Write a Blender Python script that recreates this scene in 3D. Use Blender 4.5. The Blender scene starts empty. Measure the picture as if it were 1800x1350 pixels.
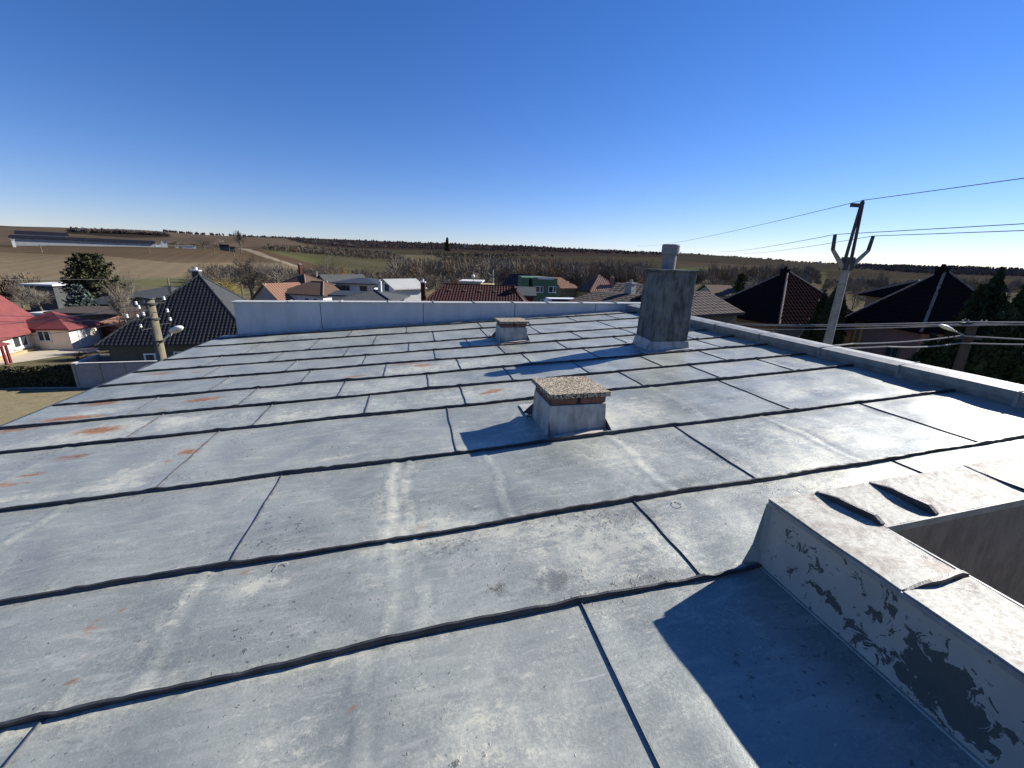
import bpy, math, random
import numpy as np
from mathutils import Vector, Matrix, noise
random.seed(7); rng = np.random.default_rng(7)
S = bpy.context.scene; COL = S.collection
R_ = math.radians
# ------------------------------------------------------------------ camera, sky, sun, exposure
CAM_Z = 9.5
FPX, PITCH, ROLL = 729.7, 0.28867, 0.030764
cp, sp, cr, sr = math.cos(PITCH), math.sin(PITCH), math.cos(ROLL), math.sin(ROLL)
FWD = Vector((0, cp, -sp)); UP0 = Vector((0, sp, cp)); RT0 = Vector((1, 0, 0))
RT = cr*RT0 + sr*UP0; UP = -sr*RT0 + cr*UP0
CAM = Vector((0, 0, CAM_Z))
cd = bpy.data.cameras.new('camera'); cam = bpy.data.objects.new('camera', cd); COL.objects.link(cam)
cam.matrix_world = Matrix(((RT.x, UP.x, -FWD.x, 0), (RT.y, UP.y, -FWD.y, 0), (RT.z, UP.z, -FWD.z, CAM_Z), (0, 0, 0, 1)))
cd.sensor_width = 36; cd.lens = FPX/1800*36; cd.clip_start = .05; cd.clip_end = 20000
S.camera = cam
SUN_EL, SUN_AZ = R_(30.3), R_(61.0)          # azimuth measured from +Y towards +X
w = bpy.data.worlds.new('World'); S.world = w; w.use_nodes = True
nt = w.node_tree; bg = nt.nodes['Background']
sky = nt.nodes.new('ShaderNodeTexSky'); sky.sky_type = 'NISHITA'; sky.sun_disc = False
sky.sun_elevation = SUN_EL; sky.sun_rotation = SUN_AZ; sky.altitude = 200
sky.air_density = 1.0; sky.dust_density = 0.0; sky.ozone_density = 3.0
hs = nt.nodes.new('ShaderNodeHueSaturation'); hs.inputs['Saturation'].default_value = 1.20
tn = nt.nodes.new('ShaderNodeMixRGB'); tn.blend_type = 'MULTIPLY'; tn.inputs[0].default_value = 1; tn.inputs[2].default_value = (.92, .90, 1.15, 1)
nt.links.new(sky.outputs[0], tn.inputs[1]); nt.links.new(tn.outputs[0], hs.inputs['Color']); nt.links.new(hs.outputs[0], bg.inputs[0]); bg.inputs[1].default_value = 0.064
sl = bpy.data.lights.new('sun', 'SUN'); sl.energy = 5.0; sl.angle = R_(0.53); sl.color = (1, .95, .87)
so = bpy.data.objects.new('sun', sl); COL.objects.link(so)
sd = Vector((math.sin(SUN_AZ)*math.cos(SUN_EL), math.cos(SUN_AZ)*math.cos(SUN_EL), math.sin(SUN_EL)))
so.rotation_euler = sd.to_track_quat('Z', 'Y').to_euler(); so.location = (40, 20, 60)
S.render.engine = 'CYCLES'
vs = S.view_settings; vs.view_transform = 'Standard'; vs.look = 'None'; vs.gamma = 1; vs.exposure = 0.85
vs.use_curve_mapping = False

# ------------------------------------------------------------------ helpers
def ray(px, py):
    return ((px-900)/FPX)*RT - ((py-675)/FPX)*UP + FWD
def F(px, py, Y):                      # point at forward distance Y (world y)
    d = ray(px, py); return CAM + d*(Y/d.y)
def G(px, py, z=0):                    # point on a level plane
    d = ray(px, py); return CAM + d*((z-CAM_Z)/d.z)
def thing(name, label, cat, loc=(0, 0, 0), rot=0, group=None):
    o = bpy.data.objects.new(name, None); COL.objects.link(o); o.location = loc; o.rotation_euler = (0, 0, rot)
    o.empty_display_size = .2
    o['label'] = label; o['category'] = cat
    if group: o['group'] = group
    return o
OFF = {}
class MB:
    def __init__(s): s.v = []; s.f = []
    def add(s, vs, fs):
        n = len(s.v); s.v += [tuple(p) for p in vs]; s.f += [tuple(i+n for i in f) for f in fs]; return s
    def quad(s, a, b, c, d): return s.add([a, b, c, d], [(0, 1, 2, 3)])
    def box(s, c, sz, ex=(1, 0, 0), ey=(0, 1, 0), ez=(0, 0, 1), bev=0):
        c = Vector(c); ex, ey, ez = (Vector(e)*(k/2) for e, k in zip((ex, ey, ez), sz))
        P = [c+ex*i+ey*j+ez*k for k in (-1, 1) for j in (-1, 1) for i in (-1, 1)]
        return s.add(P, [(0, 2, 3, 1), (4, 5, 7, 6), (0, 1, 5, 4), (2, 6, 7, 3), (0, 4, 6, 2), (1, 3, 7, 5)])
    def hexa(s, P):   # 8 points: bottom 4 ccw, top 4 ccw
        return s.add(P, [(3, 2, 1, 0), (4, 5, 6, 7), (0, 1, 5, 4), (1, 2, 6, 5), (2, 3, 7, 6), (3, 0, 4, 7)])
    def tube(s, p0, p1, r0, r1=None, n=8, caps=True):
        p0, p1 = Vector(p0), Vector(p1); r1 = r0 if r1 is None else r1
        d = (p1-p0); 
        if d.length < 1e-9: return s
        d.normalize(); a = d.orthogonal().normalized(); b = d.cross(a)
        V = []
        for p, r in ((p0, r0), (p1, r1)):
            for i in range(n):
                t = 2*math.pi*i/n; V.append(p+(a*math.cos(t)+b*math.sin(t))*r)
        fs = [(i, (i+1) % n, n+(i+1) % n, n+i) for i in range(n)]
        if caps: fs += [tuple(range(n))[::-1], tuple(range(n, 2*n))]
        return s.add(V, fs)
    def path(s, pts, r, n=5):
        for a, b in zip(pts[:-1], pts[1:]): s.tube(a, b, r, n=n, caps=False)
        return s
    def lathe(s, c, prof, n=20, ax=None):
        c = Vector(c); V = []; fs = []
        for z, r in prof:
            for i in range(n):
                t = 2*math.pi*i/n; V.append(c+Vector((r*math.cos(t), r*math.sin(t), z)))
        m = len(prof)
        for k in range(m-1):
            for i in range(n): fs.append((k*n+i, k*n+(i+1) % n, (k+1)*n+(i+1) % n, (k+1)*n+i))
        fs += [tuple(range(n))[::-1], tuple(range((m-1)*n, m*n))]
        return s.add(V, fs)
    def build(s, name, mat, parent=None, smooth=False, kind=None, bevel=0, local=False):
        me = bpy.data.meshes.new(name)
        V = s.v
        if parent is not None and not local:
            o = OFF.get(parent.name, None)
            if o is None:
                o = Vector(parent.location)
            V = [(p[0]-o[0], p[1]-o[1], p[2]-o[2]) for p in V]
        me.from_pydata(V, [], s.f); me.materials.append(mat); me.update()
        if smooth: me.polygons.foreach_set('use_smooth', [True]*len(me.polygons))
        ob = bpy.data.objects.new(name, me); COL.objects.link(ob)
        if parent is not None:
            ob.parent = parent; OFF[ob.name] = Vector((0, 0, 0)) if local else OFF.get(parent.name, Vector(parent.location))
        if bevel:
            m = ob.modifiers.new('bevel', 'BEVEL'); m.width = bevel; m.segments = 2; m.limit_method = 'ANGLE'
        if kind: ob['kind'] = kind
        return ob
def tag(o, label, cat, group=None, kind=None):
    if label: o['label'] = label
    if cat: o['category'] = cat
    if group: o['group'] = group
    if kind: o['kind'] = kind
    return o
def copy_tree(o, parent=None):
    c = o.copy(); COL.objects.link(c)
    if parent is not None: c.parent = parent
    for ch in [x for x in COL.objects if x.parent == o]: copy_tree(ch, c)
    return c

# ------------------------------------------------------------------ materials
class NT:
    def __init__(s, name):
        s.m = bpy.data.materials.new(name); s.m.use_nodes = True; s.t = s.m.node_tree
        s.b = s.t.nodes['Principled BSDF']
    def n(s, typ, **k):
        x = s.t.nodes.new('ShaderNode'+typ)
        for a, v in k.items():
            if a.startswith('i_'):
                a = a[2:]; x.inputs[int(a) if a.isdigit() else a.replace('_', ' ')].default_value = v
            else: setattr(x, a, v)
        return x
    def l(s, a, b): s.t.links.new(a, b)
    def coord(s, kind='Object', scale=(1, 1, 1), rot=(0, 0, 0), loc=(0, 0, 0)):
        tc = s.n('TexCoord'); mp = s.n('Mapping'); mp.inputs['Scale'].default_value = scale; mp.inputs['Rotation'].default_value = rot
        mp.inputs['Location'].default_value = loc
        s.l(tc.outputs[kind], mp.inputs[0]); return mp.outputs[0]
    def noise(s, co, scale, detail=5, rough=.6, dist=0):
        x = s.n('TexNoise'); x.inputs['Scale'].default_value = scale; x.inputs['Detail'].default_value = detail
        x.inputs['Roughness'].default_value = rough; x.inputs['Distortion'].default_value = dist
        s.l(co, x.inputs['Vector']); return x.outputs['Fac']
    def ramp(s, fac, stops):
        x = s.n('ValToRGB'); el = x.color_ramp.elements
        while len(el) > 1: el.remove(el[-1])
        for i, (p, c) in enumerate(stops):
            e = el[0] if i == 0 else el.new(p)
            e.position = p; e.color = (c, c, c, 1) if isinstance(c, (int, float)) else (*c, 1)
        s.l(fac, x.inputs[0]); return x.outputs[0]
    def mix(s, fac, a, b):
        x = s.n('MixRGB')
        if isinstance(fac, (int, float)): x.inputs[0].default_value = fac
        else: s.l(fac, x.inputs[0])
        for i, c in ((1, a), (2, b)):
            if isinstance(c, tuple): x.inputs[i].default_value = (*c, 1)
            else: s.l(c, x.inputs[i])
        return x.outputs[0]
    def math(s, op, a, b=None, c=None):
        x = s.n('Math', operation=op)
        for i, q in enumerate((a, b, c)):
            if q is None: continue
            if isinstance(q, (int, float)): x.inputs[i].default_value = q
            else: s.l(q, x.inputs[i])
        return x.outputs[0]
    def bump(s, h, strength, dist=.01, normal=None):
        x = s.n('Bump'); x.inputs['Strength'].default_value = strength; x.inputs['Distance'].default_value = dist
        s.l(h, x.inputs['Height'])
        if normal is not None: s.l(normal, x.inputs['Normal'])
        s.l(x.outputs[0], s.b.inputs['Normal']); return x.outputs[0]
    def base(s, c):
        if isinstance(c, tuple): s.b.inputs['Base Color'].default_value = (*c, 1)
        else: s.l(c, s.b.inputs['Base Color'])
    def rough(s, c):
        if isinstance(c, (int, float)): s.b.inputs['Roughness'].default_value = c
        else: s.l(c, s.b.inputs['Roughness'])
def simple(name, c1, c2=None, scale=4, rough=.8, bump=.3, bdist=.01, spec=.4, metal=0, stretch=(1, 1, 1), lo=.35, hi=.65):
    q = NT(name); co = q.coord(scale=stretch)
    c2 = c2 or tuple(x*.7 for x in c1)
    f = q.noise(co, scale, 7, .65); q.base(q.mix(q.ramp(f, [(lo, 0), (hi, 1)]), c1, c2)); q.rough(rough)
    q.b.inputs['Specular IOR Level'].default_value = spec; q.b.inputs['Metallic'].default_value = metal
    if bump: q.bump(q.noise(co, scale*6, 5, .7), bump, bdist)
    return q.m

def roof_paint(name='painted_zinc'):
    q = NT(name); co = q.coord('Object'); st = q.coord('Object', scale=(1.6, 7, 1)); st2 = q.coord('Object', scale=(4, 20, 1))
    at = q.n('Attribute', attribute_name='wear'); sep = q.n('SeparateColor'); q.l(at.outputs['Color'], sep.inputs[0])
    rust, chalk, dirt = sep.outputs[0], sep.outputs[1], sep.outputs[2]
    oi = q.n('ObjectInfo'); rnd = oi.outputs['Random']
    def cen(x, k): return q.math('MULTIPLY', q.math('SUBTRACT', x, .5), k)
    big = q.noise(co, .9, 5, .6, .3); n5 = q.noise(co, 4.5, 9, .80, .6); fine = q.noise(co, 75, 5, .8); mid = q.noise(co, 11, 9, .8, .4)
    strk = q.noise(st, 1.9, 10, .74, .5); flk = q.noise(st2, 1.2, 9, .82, .6)
    c = q.mix(q.ramp(big, [(.38, 0), (.62, 1)]), (.195, .218, .203), (.295, .318, .290))
    c = q.mix(q.math('MULTIPLY', rnd, .5), c, (.335, .345, .305))
    # brushed streaks, both paler and darker
    c = q.mix(q.math('MULTIPLY', q.ramp(strk, [(.50, 0), (.62, 1)]), .50), c, (.42, .425, .37))
    c = q.mix(q.math('MULTIPLY', q.ramp(q.noise(st, 3.1, 9, .75, .3), [(.53, 0), (.64, 1)]), .38), c, (.15, .16, .16))
    # chalky worn zones with a speckled edge
    ck = q.math('ADD', q.math('MULTIPLY', chalk, .60), q.math('ADD', cen(n5, 2.4), cen(fine, 1.3)))
    c = q.mix(q.math('MULTIPLY', q.ramp(ck, [(.10, 0), (.55, 1)]), .62), c, (.48, .48, .40))
    ck2 = q.math('ADD', q.math('MULTIPLY', chalk, .75), q.math('ADD', cen(mid, 2.6), cen(flk, 1.6)))
    c = q.mix(q.math('MULTIPLY', q.ramp(ck2, [(.40, 0), (.62, 1)]), .75), c, (.56, .545, .43))
    c = q.mix(q.math('MULTIPLY', q.ramp(fine, [(.48, 0), (.66, 1)]), .25), c, (.45, .46, .41))
    # crisp pale flakes
    c = q.mix(q.math('MULTIPLY', q.ramp(flk, [(.60, 0), (.625, 1)]), q.ramp(q.noise(co, 2.2, 3), [(.46, 0), (.56, .8)])), c, (.50, .50, .44))
    # dirt, pits and dark specks
    dk = q.math('ADD', q.math('MULTIPLY', dirt, .8), cen(q.noise(co, 17, 10, .85), 2.6))
    c = q.mix(q.math('MULTIPLY', q.ramp(dk, [(.22, 0), (.55, 1)]), .55), c, (.10, .10, .09))
    sk = q.math('ADD', cen(q.noise(co, 34, 4, .65), 1.0), q.math('ADD', cen(q.noise(co, 1.6, 3), .38), q.math('MULTIPLY', dirt, .12)))
    c = q.mix(q.math('MULTIPLY', q.ramp(sk, [(.165, 0), (.20, 1)]), .7), c, (.095, .088, .075))
    # rust
    rr = q.math('ADD', q.math('MULTIPLY', rust, 1.0), q.math('ADD', cen(q.noise(q.coord('Object', scale=(6, 22, 1)), 1.8, 9, .78, .6), 2.4), cen(fine, .8)))
    rm = q.ramp(rr, [(.22, 0), (.40, .5), (.66, 1)])
    rc = q.mix(q.ramp(mid, [(.42, 0), (.58, 1)]), (.34, .14, .045), (.17, .062, .026))
    c = q.mix(q.math('MULTIPLY', rm, q.ramp(rust, [(.02, 0), (.25, .92)])), c, rc)
    q.base(c)
    q.rough(q.math('ADD', q.math('MULTIPLY', n5, .25), q.math('ADD', q.math('MULTIPLY', rm, .3), q.math('ADD', .31, cen(fine, .25)))))
    q.b.inputs['Metallic'].default_value = .16; q.b.inputs['Specular IOR Level'].default_value = .55
    h = q.math('ADD', q.math('MULTIPLY', big, 2.5), q.math('ADD', q.math('MULTIPLY', mid, .5), q.math('ADD', q.math('MULTIPLY', fine, .30), q.math('MULTIPLY', q.ramp(sk, [(.155, 0), (.20, 1)]), .3))))
    q.bump(h, .6, .006)
    return q.m
def peel_paint(name, top):
    """painted sheet, paint peeled in crisp patches; attribute 'wear' R raises the amount"""
    q = NT(name); co = q.coord('Object')
    at = q.n('Attribute', attribute_name='wear'); sep = q.n('SeparateColor'); q.l(at.outputs['Color'], sep.inputs[0])
    n1 = q.noise(co, 17, 9, .66, .9); n2 = q.noise(co, 45, 6, .7)
    c = q.mix(q.ramp(q.noise(co, 3, 5), [(.35, 0), (.65, 1)]), (.30, .305, .27), (.39, .385, .33))
    if top: c = q.mix(q.ramp(n2, [(.4, 0), (.7, 1)]), (.37, .365, .31), (.50, .49, .42))
    pe = q.math('ADD', sep.outputs[0], q.math('MULTIPLY', q.math('SUBTRACT', n1, .5), 2.3))
    m = q.ramp(pe, [(.53, 0), (.56, 1)])
    rim = q.ramp(pe, [(.49, 0), (.525, 1), (.54, 0)]); c = q.mix(q.math('MULTIPLY', rim, .5), c, (.60, .58, .50))
    under = q.mix(n2, (.05, .064, .058), (.09, .105, .095)) if not top else q.mix(n2, (.22, .15, .115), (.36, .28, .23))
    c = q.mix(q.math('MULTIPLY', m, 1 if not top else .8), c, under)
    if top:
        sp2 = q.ramp(q.noise(q.coord('Object', scale=(1, 2, 1)), 34, 9, .85), [(.515, 0), (.555, 1)])
        c = q.mix(q.math('MULTIPLY', sp2, .6), c, (.15, .125, .10))
        br = q.ramp(q.noise(q.coord('Object'), 3.2, 9, .78, .4), [(.515, 0), (.575, 1)])
        c = q.mix(q.math('MULTIPLY', br, .55), c, (.165, .125, .09))
    q.base(c); q.rough(q.math('ADD', q.math('MULTIPLY', n2, .3), .48 if top else .38)); q.b.inputs['Specular IOR Level'].default_value = .35
    q.bump(q.math('ADD', q.math('MULTIPLY', m, -1.1), q.math('ADD', q.math('MULTIPLY', n2, .4), q.math('MULTIPLY', q.noise(co, 2, 3), 2))), .5, .006)
    return q.m
def render_plaster(name, c1, c2, dark, scale=5):
    q = NT(name); co = q.coord('Object')
    c = q.mix(q.ramp(q.noise(co, scale, 7, .65, .4), [(.3, 0), (.7, 1)]), c1, c2)
    c = q.mix(q.math('MULTIPLY', q.ramp(q.noise(q.coord('Object', scale=(1, 1, .35)), scale*1.7, 8, .7), [(.46, 0), (.60, 1)]), .75), c, dark)
    q.base(c); q.rough(.9); q.b.inputs['Specular IOR Level'].default_value = .2
    q.bump(q.math('ADD', q.noise(co, 60, 6, .75), q.math('MULTIPLY', q.noise(co, 7, 5, .6), 2)), .7, .006)
    return q.m
def pebble(name, c1, c2, c3, scale=70, d=.006):
    q = NT(name); co = q.coord('Object')
    v = q.n('TexVoronoi'); v.inputs['Scale'].default_value = scale; q.l(co, v.inputs['Vector'])
    sc = q.n('SeparateColor'); q.l(v.outputs['Color'], sc.inputs[0])
    c = q.mix(q.ramp(sc.outputs[0], [(.2, 0), (.8, 1)]), c1, c2)
    c = q.mix(q.ramp(v.outputs['Distance'], [(.38, 0), (.62, 1)]), c, c3)
    c = q.mix(q.ramp(q.noise(co, 9, 5), [(.5, 0), (.75, .5)]), c, c3)
    q.base(c); q.rough(.85); q.bump(v.outputs['Distance'], -1.0, d)
    q.b.inputs['Specular IOR Level'].default_value = .2
    return q.m
def vcol(name, rough=.95, scale=2, amt=.35, bump=0):
    q = NT(name); at = q.n('Attribute', attribute_name='col'); co = q.coord('Object')
    f = q.ramp(q.noise(co, scale, 8, .75), [(.25, 1-amt), (.75, 1+amt)])
    x = q.n('MixRGB', blend_type='MULTIPLY'); x.inputs[0].default_value = 1
    q.l(at.outputs['Color'], x.inputs[1]); q.l(f, x.inputs[2])
    q.base(x.outputs[0]); q.rough(1.0); q.b.inputs['Specular IOR Level'].default_value = 0
    if bump: q.bump(q.noise(co, scale*3, 6), bump, .05)
    return q.m
def setattr_col(ob, name, arr):
    a = ob.data.color_attributes.new(name, 'FLOAT_COLOR', 'POINT')
    a.data.foreach_set('color', np.asarray(arr, dtype=np.float32).ravel())

M = {}
M['zinc'] = roof_paint()
M['seam'] = simple('shade_dark_seam_metal', (.052, .056, .062), (.028, .028, .028), 14, .5, .5, .004, .5, .1)  # base colour darkened to carry the shade on the seam faces
M['seamfine'] = simple('cross_seam_metal', (.10, .105, .11), (.04, .04, .04), 20, .55, .4, .003)
M['peel'] = peel_paint('peeling_grey_paint', False)
M['peeltop'] = peel_paint('sunworn_white_paint', True)
M['wallsheet'] = simple('pale_painted_sheet', (.50, .52, .53), (.40, .42, .43), 3, .5, .3, .006, .4, 0, (1, 1, .3))
M['coping'] = simple('pale_coping_metal', (.52, .51, .46), (.36, .355, .33), 12, .45, .3, .004, .5)
M['curb'] = simple('faded_curb_metal', (.29, .295, .275), (.17, .175, .165), 7, .5, .4, .005, .5)
M['stucco'] = render_plaster('brown_render', (.27, .235, .185), (.21, .18, .145), (.15, .13, .105), 6)
M['aggr'] = pebble('exposed_aggregate', (.52, .45, .33), (.34, .29, .21), (.10, .08, .06), 62, .006)
M['plaster'] = render_plaster('grey_chimney_render', (.175, .178, .168), (.10, .105, .10), (.034, .038, .034))
M['flash'] = simple('painted_flashing', (.42, .42, .385), (.15, .155, .15), 9, .5, .4, .005, .4, 0, (1, 1, .35), .42, .7)
M['wornflange'] = simple('worn_pale_flange', (.58, .54, .44), (.38, .34, .27), 14, .6, .3, .004)
M['brick'] = simple('old_red_brick', (.20, .085, .055), (.10, .055, .045), 12, .9, .5, .006)
M['mortar'] = simple('dark_mortar', (.13, .115, .10), (.07, .06, .055), 20, .95, .4)
M['pipe'] = simple('fibre_cement_pipe', (.23, .235, .23), (.17, .175, .17), 15, .85, .2, .003)
M['concrete'] = simple('aged_concrete', (.30, .29, .26), (.20, .195, .175), 5, .9, .4)
M['wood'] = simple('weathered_pole', (.22, .19, .13), (.11, .095, .07), 6, .85, .5, .01, .2, 0, (4, 4, .5))
M['dark'] = simple('dark_steel', (.05, .05, .05), None, 10, .6, 0)
M['porcelain'] = simple('white_porcelain', (.75, .74, .70), None, 10, .25, 0)
M['white'] = simple('white_enamel', (.80, .80, .78), (.70, .70, .68), 3, .4, 0)
M['wire'] = simple('grey_wire', (.10, .10, .105), None, 3, .5, 0, .01, .5, .3)
M['cable'] = simple('light_grey_cable', (.30, .29, .28), None, 3, .6, 0)
M['glass'] = simple('dark_window_glass', (.03, .035, .04), (.05, .055, .06), 2, .08, 0, .01, .6)
M['grass'] = simple('winter_grass', (.16, .14, .065), (.22, .18, .10), 1.5, .95, .6, .05)
M['bark'] = simple('bare_bark', (.17, .14, .105), (.11, .09, .07), 3, .95, 0)
M['barkgrey'] = simple('grey_bark', (.22, .19, .145), (.14, .12, .095), 3, .95, 0)
M['birch'] = simple('birch_bark', (.62, .60, .55), (.30, .28, .25), 5, .8, 0, .01, .3, 0, (1, 1, 4))
M['twigred'] = simple('reddish_twigs', (.20, .12, .10), (.12, .08, .07), 3, .95, 0)
M['willowy'] = simple('yellow_willow_twigs', (.34, .27, .07), (.22, .17, .05), .6, .9, 0)
M['willowo'] = simple('orange_willow_twigs', (.36, .20, .06), (.22, .13, .05), .6, .9, 0)
M['needle'] = simple('dark_needles', (.030, .042, .018), (.065, .06, .025), .8, .85, 0, .01, .25)
M['bluespruce'] = simple('blue_grey_needles', (.10, .125, .11), (.055, .075, .065), .9, .85, 0, .01, .25)
M['thuja'] = simple('thuja_foliage', (.020, .032, .014), (.035, .045, .018), 1.2, .9, 0, .01, .15)
M['hedge'] = simple('hedge_foliage', (.045, .045, .022), (.10, .085, .045), 2.5, .9, 0, .01, .2)
# ------------------------------------------------------------------ roof frame
HEAD, SLOPE = 0.23180, 0.058945
U = Vector((math.cos(SLOPE)*math.cos(HEAD), math.cos(SLOPE)*math.sin(HEAD), math.sin(SLOPE)))
V = Vector((-math.sin(HEAD), math.cos(HEAD), 0)); N = U.cross(V)
O = CAM - N*1.55
def W(u, v, h=0): return O + U*u + V*v + N*h
RF = Matrix(((U.x, V.x, N.x, O.x), (U.y, V.y, N.y, O.y), (U.z, V.z, N.z, O.z), (0, 0, 0, 1)))
UH = Vector((math.cos(HEAD), math.sin(HEAD), 0))

#==== GROUND AND HILLS
FIELD = []   # filled below: (polygon in photograph degrees, colour)
# terrain profile: for a bearing, elevation of the land against distance
COLS = {  # photo column -> [(range, row)]
 0: [(430, 431), (480, 430), (800, 425), (2300, 396)],
 110: [(430, 431.5), (480, 430), (800, 426), (2300, 399)],
 250: [(430, 434), (480, 433), (800, 428), (2400, 404)],
 350: [(430, 438), (480, 437), (800, 431), (2600, 411)],
 450: [(300, 462), (480, 445), (1000, 437), (2900, 414)],
 560: [(240, 486), (480, 464), (1000, 447), (3000, 419)],
 700: [(240, 490), (480, 474), (1000, 456), (3000, 425)],
 900: [(240, 494), (500, 482), (1000, 463), (3200, 431)],
 1180: [(240, 500), (600, 485), (1200, 465), (3400, 443)],
 1500: [(260, 506), (800, 487), (1600, 475), (3600, 463)],
 1800: [(260, 513), (900, 490), (1800, 484), (3800, 473)]}
bx, prof = [], []
for x, L in sorted(COLS.items()):
    b = None; pr = []
    for r, y in L:
        d = ray(x, y); el = d.z/math.hypot(d.x, d.y); pr.append((r, CAM_Z + r*el))
        b = math.degrees(math.atan2(d.x, d.y))
    bx.append(b); prof.append(pr)
RK = np.array([0, 130] + [200, 300, 430, 600, 800, 1000, 1500, 2300, 3000, 3800])
TZ = np.array([[0, 0] + [float(np.interp(r, [150]+[p[0] for p in pr], [0]+[p[1] for p in pr])) if r <= pr[-1][0] else pr[-1][1]-(r-pr[-1][0])*.012 for r in RK[2:]] for pr in prof])
BX = np.array(bx)
def tz(x, y):
    x = np.asarray(x, float); y = np.asarray(y, float)
    r = np.hypot(x, y); b = np.degrees(np.arctan2(x, y)); b = np.clip(b, BX[0], BX[-1])
    i = np.clip(np.searchsorted(BX, b)-1, 0, len(BX)-2); t = (b-BX[i])/(BX[i+1]-BX[i]); t = t*t*(3-2*t)
    j = np.clip(np.searchsorted(RK, r)-1, 0, len(RK)-2); q = np.clip((r-RK[j])/(RK[j+1]-RK[j]), 0, 3)
    z = (1-t)*((1-q)*TZ[i, j]+q*TZ[i, j+1]) + t*((1-q)*TZ[i+1, j]+q*TZ[i+1, j+1])
    s = np.clip((r-150)/500, 0, 1)*r*.0011
    z = z + s*(np.sin(x*.011+1)*np.cos(y*.006+.4)+.5*np.sin(x*.023-y*.013))*.6
    return z
def project(x, y, z):
    dx, dy, dz = x, y, z-CAM_Z
    f = dx*FWD.x+dy*FWD.y+dz*FWD.z; a = dx*RT.x+dy*RT.y+dz*RT.z; u = dx*UP.x+dy*UP.y+dz*UP.z
    f = np.where(f > 1e-3, f, 1e-3)
    return 900+FPX*a/f, 675-FPX*u/f
def ontz(px, py, rmax=3300, rmin=120):   # where a sight line meets the land
    d = ray(px, py); h = math.hypot(d.x, d.y)
    r = np.geomspace(rmin, rmax, 260); x = d.x/h*r; y = d.y/h*r; z = CAM_Z + d.z/h*r
    below = z < tz(x, y)
    k = int(np.argmax(below)) if below.any() else len(r)-1
    return Vector((x[k], y[k], float(tz(x[k], y[k]))))
def inpoly(px, py, poly):
    c = np.zeros(px.shape, bool); n = len(poly)
    for i in range(n):
        x1, y1 = poly[i]; x2, y2 = poly[(i+1) % n]
        if y1 == y2: continue
        k = ((y1 > py) != (y2 > py)) & (px < (x2-x1)*(py-y1)/(y2-y1)+x1); c ^= k
    return c
az = np.radians(np.concatenate([np.arange(-180, -66, 6), np.arange(-66, 66, .22), np.arange(66, 180, 6)]))
rr = np.concatenate([[0.5, 6, 14, 25, 40, 60, 85, 110], np.geomspace(130, 3900, 250), [5500, 9000]])
A_, R2 = np.meshgrid(az, rr); X = R2*np.sin(A_); Y = R2*np.cos(A_); Z = tz(X, Y)
Z[-2] = tz(X[-3], Y[-3])-20; Z[-1] = tz(X[-3], Y[-3])-60
px, py = project(X, Y, Z); infr = Y > 0
colr = np.empty(X.shape+(3,)); colr[:] = (.135, .118, .075)
def wob(s, k=0): return np.sin(X*s+k)*np.cos(Y*s*.8+1.3*k)
pyw = py + wob(.03)*.5 ; pxw = px + wob(.02, 2)*4
def field(poly, c, c2=None):
    m = inpoly(pxw, pyw, poly) & infr & (R2 > 140)
    colr[m] = c
far = infr & (R2 > 500); colr[far] = (.10, .075, .058)
field([(0, 380), (1800, 380), (1800, 480), (0, 480)], (.080, .072, .050))
field([(-200, 396), (420, 405), (430, 434), (-200, 428)], (.15, .115, .085))
field([(120, 414), (420, 420), (420, 428), (120, 424)], (.13, .10, .075))
field([(-200, 428), (440, 438), (530, 470), (490, 486), (-200, 494)], (.175, .138, .088))
field([(-200, 428), (440, 438), (520, 462), (300, 462), (180, 450), (-200, 436)], (.120, .088, .058))
field([(425, 434), (470, 437), (575, 468), (535, 474)], (.115, .078, .055))
field([(418, 436), (440, 437), (530, 470), (522, 472)], (.30, .25, .18))
field([(455, 437), (640, 452), (600, 470), (560, 466)], (.118, .118, .058))
field([(560, 446), (760, 455), (1000, 482), (1010, 500), (600, 500), (590, 470)], (.108, .102, .062))
field([(640, 455), (760, 463), (990, 490), (960, 490), (740, 468)], (.085, .07, .048))
field([(660, 446), (850, 452), (840, 462), (700, 456)], (.17, .15, .095))
field([(720, 470), (960, 492), (960, 500), (720, 500)], (.16, .155, .08))
field([(430, 416), (560, 421), (560, 437), (430, 434)], (.15, .115, .085))
field([(1190, 444), (1800, 472), (1800, 480), (1440, 472), (1190, 462)], (.070, .064, .052))
field([(1190, 459), (1440, 472), (1440, 476), (1190, 469)], (.10, .082, .064))
field([(1190, 469), (1470, 478), (1500, 492), (1190, 495)], (.10, .108, .056))
field([(1450, 476), (1900, 488), (1900, 520), (1450, 500)], (.065, .058, .045))
field([(500, 419), (900, 429), (1190, 441), (1190, 452), (1000, 450), (860, 444), (720, 440), (620, 437), (540, 430)], (.06, .046, .042))
field([(120, 402), (290, 409), (300, 417), (230, 418), (120, 411)], (.05, .042, .035))
field([(1500, 462), (1900, 474), (1900, 490), (1640, 484), (1500, 474)], (.065, .055, .05))
field([(870, 466), (950, 456), (1060, 454), (1140, 464), (1140, 510), (860, 510)], (.08, .062, .045))
field([(462, 433), (560, 436), (690, 446), (720, 458), (640, 455), (470, 440)], (.09, .075, .05))
field([(190, 490), (350, 487), (350, 505), (190, 505)], (.12, .12, .06))
furrow = .5+.5*np.sin((X*.75+Y*.45)*1.1+wob(.012)*3)
pl = inpoly(px, py, [(-200, 428), (440, 438), (530, 470), (490, 486), (-200, 494)]) & infr & (R2 > 140)
lowband = np.clip(1-np.abs(R2-250+60*wob(.012, 4))/90, 0, 1)
colr[pl] *= (1+.30*lowband[pl]+.12*(furrow[pl]-.5))[:, None]
colr *= (1+.10*wob(.015, 1)+.08*wob(.05, 3))[..., None]
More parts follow.
